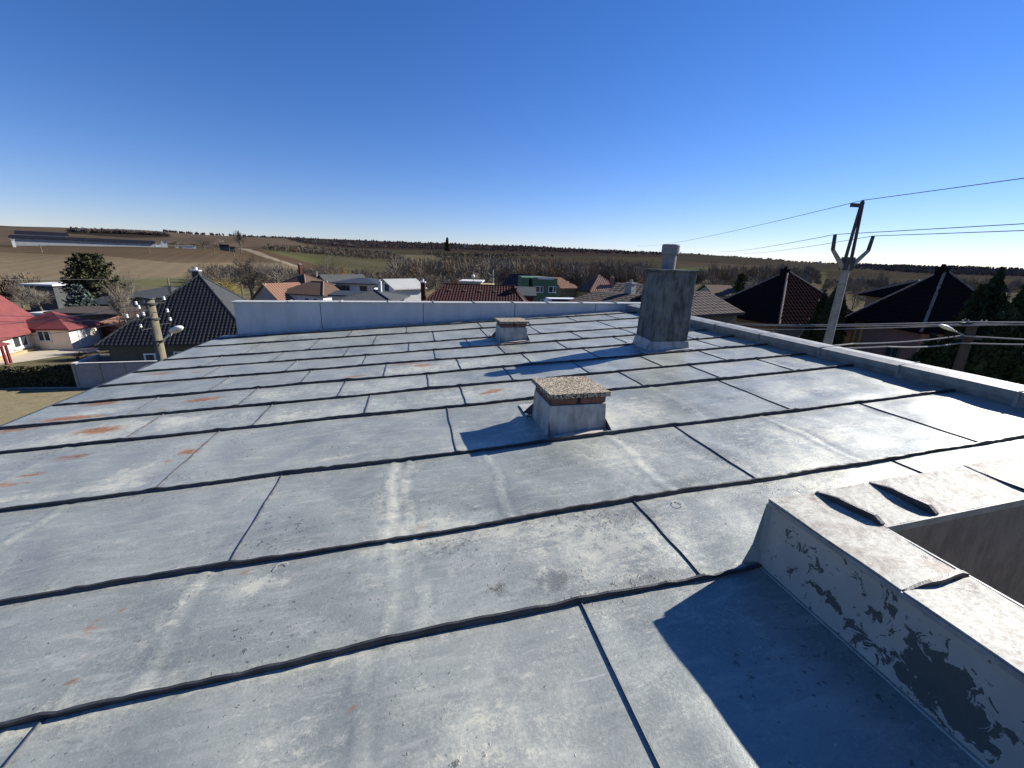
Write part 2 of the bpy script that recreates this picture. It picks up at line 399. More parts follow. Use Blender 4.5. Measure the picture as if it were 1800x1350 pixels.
colr *= np.interp(R2, [130, 200, 500, 900], [.85, .70, .66, .58])[..., None]
near = R2 < 132; colr[near] = (.13, .115, .065)
na, nr = len(az), len(rr)
verts = np.stack([X, Y, Z], -1).reshape(-1, 3)
fs = []
for j in range(nr-1):
    b0 = j*na
    for i in range(na):
        i2 = (i+1) % na; fs.append((b0+i, b0+na+i, b0+na+i2, b0+i2))
verts = np.vstack([verts, [[0, 0, 0]]]); c = len(verts)-1
for i in range(na): fs.append((c, i, (i+1) % na))
me = bpy.data.meshes.new('ground'); me.from_pydata(verts.tolist(), [], fs)
M['land'] = vcol('land_colours', .95, .35, .30)
me.materials.append(M['land']); ground = bpy.data.objects.new('ground', me); COL.objects.link(ground)
ground['kind'] = 'structure'; me.polygons.foreach_set('use_smooth', [True]*len(me.polygons))
setattr_col(ground, 'col', np.vstack([np.concatenate([colr.reshape(-1, 3), np.ones((na*nr, 1))], 1), [[.13, .115, .065, 1]]]))

#==== THE ROOF UNDER THE CAMERA
EAVE, CURB, BACK = -4.33, 5.60, 10.45
SV = [-3.2, 1.44, 2.13, 3.13, 4.25, 4.96, 5.69, 6.45, 7.20, 8.00, 9.10, 10.0, BACK]
BRK = [[-3.4, -1.45, .61], [-3.4, 1.25, 3.35, 5.0], [-3.3, -1.12, 2.20, 4.3], [-1.98, .20, 3.52], [-2.8, -1.71, -.65, .42, 2.56, 3.62, 4.72],
       [-3.2, -2.1, -1.03, .04, 1.12, 2.17, 3.26, 4.30], [-2.7, -1.62, -.55, .52, 1.58, 2.65, 3.72, 4.8], [-3.1, -2.0, -.92, .2, 1.33, 2.42, 3.56, 4.84],
       [-3.4, -2.4, -1.3, -.23, .85, 1.9, 3.0, 4.1], [-3.1, -2.02, -.9, .26, 1.3, 2.4, 4.07], [-2.8, -1.5, -.3, 1.37, 2.5, 3.64, 4.7], [-2, 0, 2, 4]]
CREASE = [[(-2.4, .02), (-1.52, .03), (-.35, .02)], [(-1.22, .045), (-.27, .03), (-.13, .02)], [(-2.5, .03), (-.32, .045), (-.20, .02), (.43, .035), (1.53, .06), (3.12, .04)],
          [(-3.2, .03), (2.6, .05)], [], [], [], [], [], [], [], []]
# (u, v, su, sv, strength)
RUST = [(-2.62, 5.39, .18, .06, 1), (-3.2, 4.62, .18, .09, .95), (-3.75, 5.12, .28, .07, 1), (-3.77, 5.62, .16, .06, .9), (-3.0, 3.97, .13, .035, .95), (-2.05, 3.80, .07, .05, 1), (-2.0, 3.95, .03, .03, .9),
        (-2.13, 3.62, .03, .03, .8), (-3.30, 3.55, .22, .035, 1), (-3.10, 3.70, .08, .03, .9), (-3.5, 3.4, .2, .04, .9), (.0, 6.20, .13, .06, 1), (-.25, 6.36, .2, .04, .8), (.81, 4.67, .10, .05, .95),
        (.68, 4.60, .10, .03, .8), (-.94, 5.91, .14, .05, .85), (-.11, 2.21, .06, .025, .85), (-3.87, 7.01, .2, .06, .8), (-3.3, 6.9, .1, .05, .7), (-1.58, 1.86, .03, .05, .75), (-1.02, 2.06, .04, .02, .7),
        (-1.46, 1.57, .025, .02, .85), (-.36, 1.20, .012, .012, .9), (-.96, 1.43, .12, .012, .8), (1.25, 7.62, .12, .05, .8), (1.62, 7.33, .2, .04, .75), (-4.1, 4.9, .15, .05, .8), (-2.9, 5.1, .1, .03, .7), (-1.5, 1.95, .02, .02, .6)]
CHALK = [(-.28, 2.6, .12, .5, .75), (.0, 2.2, .35, .12, .7), (1.2, 3.4, .5, .25, .6), (1.9, 3.6, .5, .4, .7), (.6, 4.6, .8, .3, .6), (.9, 1.8, .5, .3, .7), (-1.25, 1.8, .05, .3, .6), (-2.3, 3.45, .15, .25, .8),
         (-1.2, 4.5, .9, .3, .65), (-.5, 5.3, .9, .3, .6), (.6, 6.1, 1.0, .3, .6), (1.5, 2.7, .3, .35, .75), (2.6, 2.2, .6, .3, .6), (-3.2, 4.5, .6, .3, .7), (-.2, 6.0, .5, .2, .7), (-.9, 1.95, .15, .06, 1),
         (-.8, 3.35, .3, .03, .9), (2.9, 1.8, .7, .3, .7), (.1, .9, .25, .3, .55), (-.6, 1.0, .2, .2, .55), (1.65, 3.6, .2, .25, .9), (3.2, 2.7, .7, .3, .6), (-2.6, 4.7, .5, .15, .8), (.2, 2.05, .6, .1, .6), (-2.6,3.3,.7,.04,.8),
         (.35, 3.2, .3, .1, .7), (-1.8, 5.4, .5, .2, .6), (-3.6, 5.3, .3, .2, .7), (4.2, 3.6, .6, .3, .5), (-.55, 1.42, .4, .03, .9), (-1.6, 1.40, .4, .04, .9)]
DIRT = [(.55, 1.6, .12, .08, .9), (.25, 1.62, .06, .04, 1), (1.15, 1.95, .25, .08, .6), (.1, 2.0, .3, .07, .55), (1.75, 2.25, .25, .08, .75), (2.7, 2.9, .2, .06, .6), (.2, 2.35, .05, .04, .8), (3.2, 3.6, .15, .06, .7), (2.4, 1.95, .2, .08, .6),
        (2.2, 2.5, .2, .15, .5), (1.0, 2.05, .4, .06, .5), (.95, 1.5, .2, .05, .7), (3.6, 2.7, .4, .05, .5), (2.6, 3.4, .3, .05, .5)]
building = thing('flat_roofed_building', 'long low-pitched building whose weathered grey sheet metal roof fills the foreground', 'building', O)
building.matrix_world = RF
def gauss(u, v, L):
    r = np.ones_like(u)
    for a, b, su, sv, k in L: r = r*(1-min(k, .97)*np.exp(-(((u-a)/su)**2+((v-b)/sv)**2)*.9))
    return 1-r
def sheet(u0, u1, v0, v1, row):
    st = .03 if v0 < 3 else .05
    nu = max(4, int((u1-u0)/st)); nv = max(4, int((v1-v0)/st))
    uu, vv = np.meshgrid(np.linspace(u0, u1, nu+1), np.linspace(v0, v1, nv+1))
    seed = (u0*3.1+v0*7.7)
    eu = np.minimum(1, np.minimum(uu-u0, u1-uu)/.12); ev = np.minimum(1, np.minimum(vv-v0, v1-vv)/.15)
    h = .0065*np.sin(uu*3.7+seed)*np.cos(vv*4.9+seed*1.7)+.003*np.sin(uu*9+vv*6+seed) + .0025*np.sin(uu*1.9-vv*2.2+seed*2)
    rq = np.random.default_rng(int(abs(seed*100))+5)
    for _ in range(9):
        th = rq.uniform(0, 3.14); wl = rq.uniform(.22, .8); h = h+.0011*(wl/.4)*np.sin((uu*math.cos(th)+vv*math.sin(th))*6.283/wl+rq.uniform(0, 6))
    for _ in range(3):
        a0, b0, r0_ = rq.uniform(u0, u1), rq.uniform(v0, v1), rq.uniform(.05, .13); h = h-.005*np.exp(-((uu-a0)**2+((vv-b0)*1.6)**2)/r0_**2)
    h = h*np.clip(eu, 0, 1)*np.clip(ev, 0, 1)
    for cu, wd in CREASE[row]:
        q = uu-cu-.02*np.sin(vv*9+cu*5); h = h + .0065*np.exp(-(q/(wd*.40))**2) - .004*np.exp(-((q-wd*1.3)/(wd*.5))**2)
    h = h + np.where(uu < u0+.02, 0.0, 0.0)
    if row == 2: h = h + .012*np.exp(-(((uu-1.2)/.12)**2+((vv-2.22)/.07)**2))
    Vv = np.stack([uu, vv, h], -1).reshape(-1, 3).tolist()
    n1 = nu+1
    fs = [(j*n1+i, j*n1+i+1, (j+1)*n1+i+1, (j+1)*n1+i) for j in range(nv) for i in range(nu)]
    k = len(Vv); Vv += [(u0, v0, -.03), (u1, v0, -.03), (u1, v1, -.03), (u0, v1, -.03)]
    fs += [(k+3, k+2, k+1, k)]
    m = MB(); m.v = Vv; m.f = fs
    o = m.build('roof_sheet', M['zinc'], building, smooth=True, local=True)
    c = np.zeros((len(Vv), 4)); c[:, 3] = 1
    c[:k, 0] = gauss(uu, vv, [(a_, b_, su*(1.15 if b_ > 2.5 else .9), sv*(1.0 if b_ > 2.5 else .9), k_*(.92 if b_ > 2.5 else .75)) for a_, b_, su, sv, k_ in RUST]).ravel()
    edge = .45*np.exp(-np.minimum(vv-v0, v1-vv)/.05)
    cf = gauss(uu, vv, CHALK)
    for cu, wd in CREASE[row]: cf = np.maximum(cf, .27*np.exp(-((uu-cu)/(wd*1.3))**2))
    c[:k, 1] = (np.maximum(cf, edge)+.04).ravel()
    c[:k, 2] = (gauss(uu, vv, DIRT)*.8+.05+.42*np.exp(-(v1-vv)/.018)+.30*np.exp(-(vv-v0)/.03)+.25*np.exp(-np.minimum(uu-u0, u1-uu)/.02)).ravel()
    setattr_col(o, 'wear', c)
def crossseam(u, v0, v1, h=.010, wd=.006):
    m = MB(); n = 8
    P = []
    for i in range(n+1):
        v = v0+(v1-v0)*i/n; d = .003*math.sin(i*1.7+u*9); P.append((u+d, v))
    for (a, b), (c, d) in zip(P[:-1], P[1:]):
        m.hexa([(a-wd/2, b, -.003), (a+wd/2+.006, b, -.003), (c+wd/2+.006, d, -.003), (c-wd/2, d, -.003), (a-wd/2, b, h), (a+wd/2-.001, b, h*.8), (c+wd/2-.001, d, h*.8), (c-wd/2, d, h)])
    m.build('cross_seam', M['seamfine'], building, local=True)
for k in range(len(SV)-1):
    v0, v1 = SV[k], SV[k+1]
    ue = 1.60 if k == 0 else CURB
    br = [EAVE]+[b for b in BRK[k] if b < ue-.2]+[ue]
    g = .004
    for a, b in zip(br[:-1], br[1:]): sheet(a+g, b-g, v0+.004, v1-.004, k)
    for b in br[1:-1]: crossseam(b, v0+.012, v1-.012, *((.009, .005) if k < 4 else (.010, .008)))
def seamline(v, u0, u1, hh=.026, kinks=()):
    m = MB(); n = int((u1-u0)/.05); P = []
    ph = v*5.3
    for i in range(n+1):
        u = u0+(u1-u0)*i/n
        d = .007*math.sin(u*2.3+ph)+.0045*math.sin(u*6.1+ph*2)+random.uniform(-.0025, .0025)
        lean = .006*math.sin(u*1.7+ph)-.003; hz = hh+random.uniform(-.003, .003)+.003*math.sin(u*3.1+ph)
        for b_ in kinks:
            if abs(u-b_) < .035: hz += random.uniform(.003, .007); lean += .003
            if u > b_: hz += .0012*math.sin(b_*37)
        if random.random() < .04: hz -= random.uniform(.002, .006)
        if i in (0, n): hz *= .35
        P.append((u, v+d, hz, lean))
    V_, fs = [], []
    for (u, v_, hz, ln) in P:
        V_ += [(u, v_-.011, -.002), (u, v_-.007+ln, hz*.55), (u, v_-.009+ln, hz), (u, v_+.002+ln, hz+.001), (u, v_+.004+ln, hz*.5), (u, v_+.010, -.002)]
    for i in range(n):
        for j in range(6): a = i*6+j; b = i*6+(j+1) % 6; fs.append((a, a+6, b+6, b))
    fs += [(0, 1, 2, 3, 4, 5), tuple(n*6+j for j in (5, 4, 3, 2, 1, 0))]
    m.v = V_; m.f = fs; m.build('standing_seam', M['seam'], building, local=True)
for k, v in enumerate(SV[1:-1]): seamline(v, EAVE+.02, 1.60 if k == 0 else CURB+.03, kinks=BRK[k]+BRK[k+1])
for (u_, v_, r_, a0, a1) in ((1.50, 2.02, .028, 0, 6.283), (-.83, 2.05, .026, .2, 3.6), (1.0, 2.9, .02, 1, 5)):
    m = MB(); n_ = 16
    for i in range(n_):
        t0, t1 = a0+(a1-a0)*i/n_, a0+(a1-a0)*(i+1)/n_
        m.quad(*[(u_+rr_*math.cos(t_), v_+rr_*math.sin(t_), .0085) for t_, rr_ in ((t0, r_), (t1, r_), (t1, r_*1.22), (t0, r_*1.22))])
    m.build('ring_mark', M['coping'], building, local=True)
# eave strip and gutter board, deck below, walls
m = MB(); m.box((EAVE-.02, (SV[0]+BACK)/2, -.03), (.045, BACK-SV[0], .055)); m.build('eave_strip', M['seamfine'], building, local=True)
m = MB(); m.box(((EAVE+CURB)/2, (1.45+BACK)/2, -.135), (CURB-EAVE, BACK-1.45, .2)); m.box(((EAVE+1.6)/2, (SV[0]+1.449)/2, -.135), (1.6-EAVE, 1.449-SV[0], .2)); m.build('roof_deck', M['concrete'], building, local=True)
m = MB()
def wallpart(ua, va, ub, vb):
    a, b = W(ua, va, -.2), W(ub, vb, -.2); d = (b-a).normalized(); nn = Vector((-d.y, d.x, 0))*.15
    inv = RF.inverted(); P = [a, b, b+nn, a+nn]; Q = [Vector((p.x, p.y, -.5)) for p in P]
    m.hexa([inv @ p for p in Q+P])
wallpart(EAVE+.3, SV[0], EAVE+.3, BACK-.2); wallpart(EAVE+.3, BACK-.1, CURB+.1, BACK-.1); wallpart(CURB+.2, BACK, CURB+.2, 1.2)
M['facade'] = simple('pale_facade_render', (.45, .42, .36), (.36, .34, .29), 3, .9, .3)
m.build('wall', M['facade'], building, local=True)

# right hand curb: coping sheets with folded joints
curb = thing('roof_curb', 'low sheet metal curb running along the right edge of the roof', 'curb', O); curb.matrix_world = RF
js = [-3.2, -2, -.9, .3, 1.5, 2.62, 3.68, 4.72, 5.85, 6.95, 8.0, 9.2, BACK+.1]
for a, b in zip(js[:-1], js[1:]):
    m = MB(); A, B = a+.004, b-.004
    dz = random.uniform(-.004, .004)
    sec = [(5.60, -.003), (5.572, .075+dz), (5.562, .150+dz), (5.556, .152+dz), (5.70, .168), (5.86, .158), (5.862, .06), (5.90, .0)]
    n = len(sec); mid = []
    for v in (A, (A+B)/2, B):
        for i, (u, h) in enumerate(sec): mid.append((u+random.uniform(-.003, .003), v, h+(random.uniform(-.002, .002) if i else 0)))
    fs = [(s_*n+i, s_*n+(i+1) % n, (s_+1)*n+(i+1) % n, (s_+1)*n+i) for s_ in range(2) for i in range(n)]+[tuple(range(n))[::-1], tuple(range(2*n, 3*n))]
    m.add(mid, fs); m.build('coping_sheet', M['curb'], curb, local=True)
    m = MB(); m.hexa([(5.552, B-.01, .0), (5.60, B-.05, .0), (5.61, B+.035, .0), (5.552, B+.03, .0), (5.546, B-.004, .157), (5.60, B-.004, .162), (5.60, B+.012, .162), (5.546, B+.012, .157)])
    m.hexa([(5.55, B-.008, .150), (5.86, B-.008, .155), (5.86, B+.012, .155), (5.55, B+.012, .150), (5.55, B-.004, .166), (5.86, B-.004, .172), (5.86, B+.006, .172), (5.55, B+.006, .166)])
    m.build('folded_joint', M['curb'], curb, local=True)

# back parapet, level top
pz = W(-3.96, 10.24).z+.735
para = thing('parapet_wall', 'long pale sheet-clad parapet wall along the far end of the roof', 'wall', W(-3.96, 10.24))
def pb(s):      # base line of the parapet: s = metres along u
    return (-3.96+s, 10.24+.031*s)
joints = [0, 1.75, 4.05, 6.35, 8.6, 10.2]
for a, b in zip(joints[:-1], joints[1:]):
    ua, va = pb(a+.006); ub, vb = pb(b-.006)
    P0, P1 = W(ua, va, -.01), W(ub, vb, -.01); nn = Vector((V.x, V.y, 0))*.26
    n = 10; m = MB()
    T0 = Vector((P0.x, P0.y, pz)); T1 = Vector((P1.x, P1.y, pz))
    for i in range(n):
        for j in range(4):
            def pt(i_, j_):
                lo = P0.lerp(P1, i_/n); hi = T0.lerp(T1, i_/n); p = lo.lerp(hi, j_/4)
                return p - V*(.006*math.sin(i_*1.3+a)*math.sin(math.pi*j_/4)+.003*math.sin(i_*3.1+j_))
            m.quad(pt(i, j), pt(i+1, j), pt(i+1, j+1), pt(i, j+1))
    m.quad(P1, P1+nn, T1+nn, T1); m.quad(P0+nn, P0, T0, T0+nn); m.quad(P1+nn, P0+nn, T0+nn, T1+nn); m.quad(T0, T1, T1+nn, T0+nn)
    m.build('clad_panel', M['wallsheet'], para)
    if b < 10:
        m = MB(); q = W(*pb(b), -.01); m.box((q+Vector((q.x, q.y, pz)))/2-V*.006, (.007, .016, (pz-q.z)*.93), UH, V, (0, 0, 1)); m.build('vertical_joint', M['seamfine'], para)
ck = 0
cj = [-.03, 1.1, 2.2, 3.25, 4.3, 5.3, 6.3, 7.25, 8.2, 9.2, 10.25]
for a, b in zip(cj[:-1], cj[1:]):
    A, B = W(*pb(a+.004)), W(*pb(b-.004)); A.z = B.z = pz+.012+random.uniform(-.003, .003); mid = V*.13
    m = MB(); m.box((A+B)/2+mid, ((B-A).length, .34, .022), (B-A).normalized(), V, (0, 0, 1)); m.build('coping_sheet', M['coping'], para, bevel=.004)
    m = MB(); m.box(B+mid+Vector((0, 0, .014)), (.02, .35, .03), (B-A).normalized(), V, (0, 0, 1)); m.build('coping_joint', M['curb'], para)
m = MB()
for a, b in zip(np.arange(0, 10.1, 1.0), np.arange(1, 11.1, 1.0)):
    (ua, va), (ub, vb) = pb(a), pb(b)
    P = [W(ua, va-.10, .006), W(ub, vb-.10, .006), W(ub, vb-.02, .03), W(ua, va-.02, .03)]; T = [p+N*.006 for p in P]
    m.hexa(P+T)
m.build('base_flashing', M['flash'], para)

# near parapet (L shaped) around the light well
arm = thing('light_well_parapet', 'sheet metal covered L-shaped parapet with peeling paint around the dark light well', 'parapet', O); arm.matrix_world = RF
HT = .36
def grid(P00, P10, P01, P11, nu, nv, disp=None):
    P00, P10, P01, P11 = map(Vector, (P00, P10, P01, P11)); V_, fs, st = [], [], []
    for j in range(nv+1):
        for i in range(nu+1):
            p = P00.lerp(P10, i/nu).lerp(P01.lerp(P11, i/nu), j/nv)
            if disp: p = p + disp(i/nu, j/nv)
            V_.append(tuple(p)); st.append((i/nu, j/nv))
    fs = [(j*(nu+1)+i, j*(nu+1)+i+1, (j+1)*(nu+1)+i+1, (j+1)*(nu+1)+i) for j in range(nv) for i in range(nu)]
    return V_, fs, np.array(st)
def wear_sheet(name, mat, corners, nu, nv, fn, disp=None, thick=None, label=None):
    V_, fs, st = grid(*corners, nu, nv, disp); m = MB(); m.add(V_, fs)
    if thick:
        t = Vector(thick); k = len(V_); m.add([Vector(p)+t for p in V_], [f[::-1] for f in fs])
        w_ = nu+1
        for i in range(nu): m.f.append((i+1, i, k+i, k+i+1)); q = nv*w_; m.f.append((q+i, q+i+1, k+q+i+1, k+q+i))
        for j in range(nv): m.f.append((j*w_, (j+1)*w_, k+(j+1)*w_, k+j*w_)); m.f.append(((j+1)*w_+nu, j*w_+nu, k+j*w_+nu, k+(j+1)*w_+nu))
        st = np.vstack([st, st])
    o = m.build(name, mat, arm, smooth=False, local=True)
    c = np.zeros((len(m.v), 4)); c[:, 3] = 1; c[:, 0] = fn(st[:, 0], st[:, 1]); setattr_col(o, 'wear', c); return o
def peelface(s, t):   # s: 0 at far corner (v 1.45) .. 1 at v=-3.2 ; t: height 0..1
    v = 1.45-s*4.65
    r = np.full_like(s, .31)
    for a, h, sa, sh, k in [(1.36, .75, .05, .3, .42), (1.22, .62, .09, .1, .55), (1.13, .55, .06, .12, .5), (.72, .35, .13, .36, .95), (.60, .25, .08, .25, .9), (.98, .18, .1, .12, .6), (1.10, .3, .1, .1, .55),
                            (.92, .5, .05, .12, .6), (.86, .22, .05, .06, .5), (.45, .6, .06, .2, .6), (1.2, .28, .05, .08, .5), (.80, .72, .05, .06, .5), (.3, .4, .2, .3, .6), (.5, .85, .1, .1, .4)]:
        r = np.maximum(r, (k+.12)*np.exp(-((v-a)/(sa*1.1))**2-((t-h)/(sh*1.1))**2))
    return r
wear_sheet('side_sheet', M['peel'], [(1.585, -3.2, .012), (1.585, 1.44, .012), (1.60, -3.2, HT), (1.612, 1.452, HT)], 90, 10,
           lambda s, t: peelface(1-s, t), lambda a, b: Vector((.012*(1-b)**6*-1-.004*math.sin(a*19)*math.sin(math.pi*b), 0, 0)))
m = MB(); m.hexa([(1.565, -3.2, .001), (1.60, -3.2, .001), (1.60, 1.44, .001), (1.565, 1.44, .001), (1.568, -3.2, .005), (1.60, -3.2, .016), (1.60, 1.44, .016), (1.568, 1.44, .005)]); m.build('base_flashing', M['zinc'], arm, local=True)
# corner flare
m = MB(); m.add([(1.585, 1.43, 0), (1.612, 1.452, HT), (1.592, 1.47, HT-.02), (1.50, 1.47, .004), (1.60, 1.50, .0), (1.54, 1.462, .12), (1.575, 1.455, .12)], [(0, 3, 5, 6), (6, 5, 2, 1), (3, 4, 2, 5), (0, 6, 1), (4, 3, 0)])
m.build('corner_flashing', M['peel'], arm, local=True)
wear_sheet('rear_sheet', M['peel'], [(1.60, 1.462, 0), (5.58, 1.462, 0), (1.60, 1.462, HT), (5.58, 1.462, HT)], 60, 6, lambda s, t: np.full_like(s, .25))
tb = lambda a, b: Vector((0, 0, .0018*math.sin(a*5+b*2)+.0018*math.sin(b*9+a*3)+random.uniform(-.0006, .0006)))
def toppeel(lst):
    def fn(s, t):
        r = np.full_like(s, .13)
        for a, b, sa, sb, k in lst: r = np.maximum(r, k*np.exp(-((s-a)/sa)**2-((t-b)/sb)**2))
        return r
    return fn
TT = (0, 0, -.012)
wear_sheet('coping_sheet', M['peeltop'], [(1.585, .865, HT+.012), (1.905, .865, HT+.002), (1.585, 1.458, HT+.014), (1.905, 1.458, HT+.006)], 12, 20, toppeel([(.85, .08, .3, .12, .8), (.75, .9, .3, .14, .7), (.2, .97, .4, .05, .5), (.95, .5, .1, .4, .4)]), tb, TT)
wear_sheet('coping_sheet', M['peeltop'], [(1.585, -.5, HT+.010), (1.905, -.5, HT+.002), (1.585, .858, HT+.010), (1.905, .858, HT+.002)], 12, 40, toppeel([(.8, .97, .3, .03, .5), (.6, .85, .2, .05, .3)]), tb, TT)
wear_sheet('coping_sheet', M['peeltop'], [(1.585, -3.2, HT+.010), (1.905, -3.2, HT+.002), (1.585, -.508, HT+.010), (1.905, -.508, HT+.002)], 12, 40, toppeel([]), tb, TT)
wear_sheet('coping_sheet', M['peeltop'], [(1.913, 1.16, HT+.004), (2.20, 1.16, HT+.004), (1.87, 1.458, HT+.012), (2.19, 1.458, HT+.012)], 12, 12, toppeel([(.1, .8, .2, .3, .45), (.5, 1, .5, .05, .5)]), tb, TT)
wear_sheet('coping_sheet', M['peeltop'], [(2.215, 1.16, HT+.004), (2.84, 1.16, HT+.004), (2.20, 1.458, HT+.012), (2.84, 1.458, HT+.012)], 30, 12, toppeel([(.05, .9, .2, .2, .7), (.15, .35, .08, .12, .65), (.6, .95, .3, .08, .6), (.3, .75, .12, .1, .45), (.1, .03, .2, .08, .65), (.9, .5, .12, .5, .8)]), tb, TT)
wear_sheet('coping_sheet', M['peeltop'], [(2.848, 1.16, HT+.004), (5.58, 1.16, HT+.004), (2.848, 1.458, HT+.012), (5.58, 1.458, HT+.012)], 60, 12, toppeel([(.06, .75, .10, .5, .85), (.02, .3, .05, .5, .6), (.3, .5, .1, .3, .6)]), tb, TT)
def fold(p0, p1, side, h=.035):
    p0, p1 = Vector(p0), Vector(p1); s = Vector(side); m = MB(); n = 8; prev = None
    for i in range(n+1):
        t = i/n; p = p0.lerp(p1, t); hh = h*min(1, .15+t*2.2)*min(1, .3+(1-t)*6); wv = s*(.004*math.sin(t*9))
        cur = [p+wv-s*.006, p+wv+s*.010, p+wv+s*(.004+.010*t)+Vector((0, 0, hh)), p+wv-s*.006+Vector((0, 0, hh))]
        if prev: m.hexa([prev[0], prev[1], cur[1], cur[0], prev[3], prev[2], cur[2], cur[3]])
        prev = cur
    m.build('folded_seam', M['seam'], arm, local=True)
fold((1.862, 1.452, HT+.008), (1.905, 1.17, HT+.004), (1, 0, 0), .032)
fold((2.195, 1.452, HT+.008), (2.208, 1.165, HT+.004), (1, 0, 0), .034)
fold((2.844, 1.452, HT+.008), (2.844, 1.165, HT+.004), (1, 0, 0), .010)
fold((1.60, .86, HT+.006), (1.91, .868, HT+.002), (0, 1, 0), .02)
# drip edge
m = MB(); m.box((3.745, 1.158, HT-.012), (3.67, .008, .035)); m.box((1.908, -1.03, HT-.012), (.008, 4.36, .03)); m.box((1.582, -.87, HT-.004), (.006, 4.64, .022))
m.build('drip_edge', M['curb'], arm, local=True)
m = MB()
m.box((3.755, 1.31, -3.60), (3.65, .27, 7.90)); m.box((1.755, -1.01, -3.62), (.25, 4.36, 7.92))
m.build('rendered_wall', M['stucco'], arm, local=True)

# ------------------------------------------------------------------ short vent chimneys
def vent(u, v, label, wu=.50, wv=.50, bricks=True, capdz=0):
    base = W(u, v); t = thing('vent_chimney', label, 'chimney', base, 0, 'short vent chimneys on the metal roof')
    E1, E2, E3 = UH, V, Vector((0, 0, 1))
    def L(a, b, c): return base+E1*a+E2*b+E3*c
    m = MB(); hu, hv = wu/2, wv/2
    lo = .265
    m.hexa([L(-hu-.014, -hv-.012, -.06), L(hu+.014, -hv-.012, -.03), L(hu+.014, hv+.012, -.03), L(-hu-.014, hv+.012, -.06), L(-hu, -hv, lo), L(hu, -hv, lo), L(hu, hv, lo), L(-hu, hv, lo)])
    body = m.build('metal_cladding', M['flash'], t, bevel=.006)
    m = MB(); m.box(L(0, 0, .29), (wu-.07, wv-.07, .09), E1, E2, E3); core = m.build('masonry_core', M['mortar'], t)
    for sx, sy, ln in ((0, -1, wu), (0, 1, wu), (-1, 0, wv), (1, 0, wv)):
        k = 2; n = 2
        for i in range(n):
            q = (i-.5)*ln/n*.96 + random.uniform(-.012, .012); z = .300+random.uniform(-.004, .004)
            m = MB()
            if sy: m.box(L(q, sy*(hv-.035), z), (ln/n-.03, .06+random.uniform(0, .02), .055), E1, E2, E3)
            else: m.box(L(sx*(hu-.035), q, z), (.06+random.uniform(0, .02), ln/n-.05, .055), E1, E2, E3)
            m.build('brick', M['brick'], t, bevel=.004)
    # cap slab
    a = R_(random.uniform(-2, 2)); e1 = E1*math.cos(a)+E2*math.sin(a); e2 = -E1*math.sin(a)+E2*math.cos(a); e3 = e1.cross(e2)
    m = MB(); m.box(L(0, 0, .356+capdz), (wu+.045, wv+.045, .042), e1, e2, e3); m.build('concrete_cap', M['aggr'], t, bevel=.003)
    # flanges on the roof
    m = MB()
    for P in ([(-hu-.10, -hv-.12), (hu+.04, -hv-.10), (hu+.03, -hv), (-hu-.03, -hv)], [(-hu-.07, hv+.33), (hu+.1, hv+.33), (hu+.1, hv), (-hu-.07, hv)][::-1]):
        Q = [W(u+a_, v+b_, .004) for a_, b_ in P]; m.hexa(Q+[q+N*.007 for q in Q])
    m.build('flashing_flange', M['flash'], t)
    m = MB(); Q = [W(u+a_, v+b_, .013) for a_, b_ in ((-hu+.02, -hv-.115), (hu-.05, -hv-.10), (hu-.03, -hv-.05), (hu-.12, -hv-.015), (-.02, -hv-.035), (-.10, -hv-.03), (-hu+.10, -hv-.06), (-hu+.02, -hv-.07))]
    k_ = len(Q); m.add(Q+[q+N*.007 for q in Q], [tuple(range(k_))[::-1], tuple(range(k_, 2*k_))]+[(i, (i+1) % k_, k_+(i+1) % k_, k_+i) for i in range(k_)]); m.build('torn_flashing_edge', M['wornflange'], t)
    m = MB()
    for (a_, b_, c_, d_) in ((hu+.01, -hv-.01, hu+.045, -hv-.08), (-hu-.01, -hv-.01, -hu-.02, -hv-.09), (-hu-.01, hv+.01, -hu-.09, hv+.06)):
        p = L(a_, b_, .02); q = L(c_, d_, .008); r_ = L(a_*.98, b_*.98, .12); m.add([p-E3*.03, q-E3*.01, r_, p+E1*.006, q+E1*.006+E3*.006, r_+E1*.004], [(0, 1, 2), (3, 5, 4), (1, 4, 5, 2), (0, 3, 4, 1)])
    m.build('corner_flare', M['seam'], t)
    return t
vent(1.29, 3.50, 'short square vent chimney with a pebbled concrete cap in the middle of the roof', .53, .50)
vent(1.68, 7.70, 'short square vent chimney with a pebbled cap near the far parapet', .50, .48)

# ------------------------------------------------------------------ tall rendered chimney
cb = W(3.93, 6.18); ch = thing('tall_chimney', 'tall grey rendered chimney with a round pipe on top', 'chimney', cb)
def L(a, b, c): return cb+UH*a+V*b+Vector((0, 0, 1))*c
hu, hv = .31, .27
m = MB(); nz = 14
P = []
for k in range(nz+1):
    z = .08+k*(1.225-.08)/nz
    for (a, b) in ((-hu, -hv), (0, -hv), (hu, -hv), (hu, 0), (hu, hv), (0, hv), (-hu, hv), (-hu, 0)):
        j = .006
        P.append(L(a+random.uniform(-j, j)+(.03*(k/nz-.5) if a < 0 else -.01*(k/nz)), b+random.uniform(-j, j), z+(random.uniform(-.004, .004))))
fs = [(k*8+i, k*8+(i+1) % 8, (k+1)*8+(i+1) % 8, (k+1)*8+i) for k in range(nz) for i in range(8)]+[tuple(nz*8+i for i in range(8))]
m.add(P, fs); m.build('rendered_shaft', M['plaster'], ch, smooth=False, bevel=.008)
m = MB(); m.box(L(0, 0, 1.24), (.655, .575, .03), UH, V); m.build('top_slab', M['plaster'], ch, bevel=.006)
m = MB(); m.lathe(L(-.03, .02, 1.25), [(0, .104), (.24, .104), (.242, .130), (.245, .136), (.37, .136), (.385, .125), (.385, .1), (.27, .095)], 28); m.build('flue_pipe', M['pipe'], ch, smooth=False)
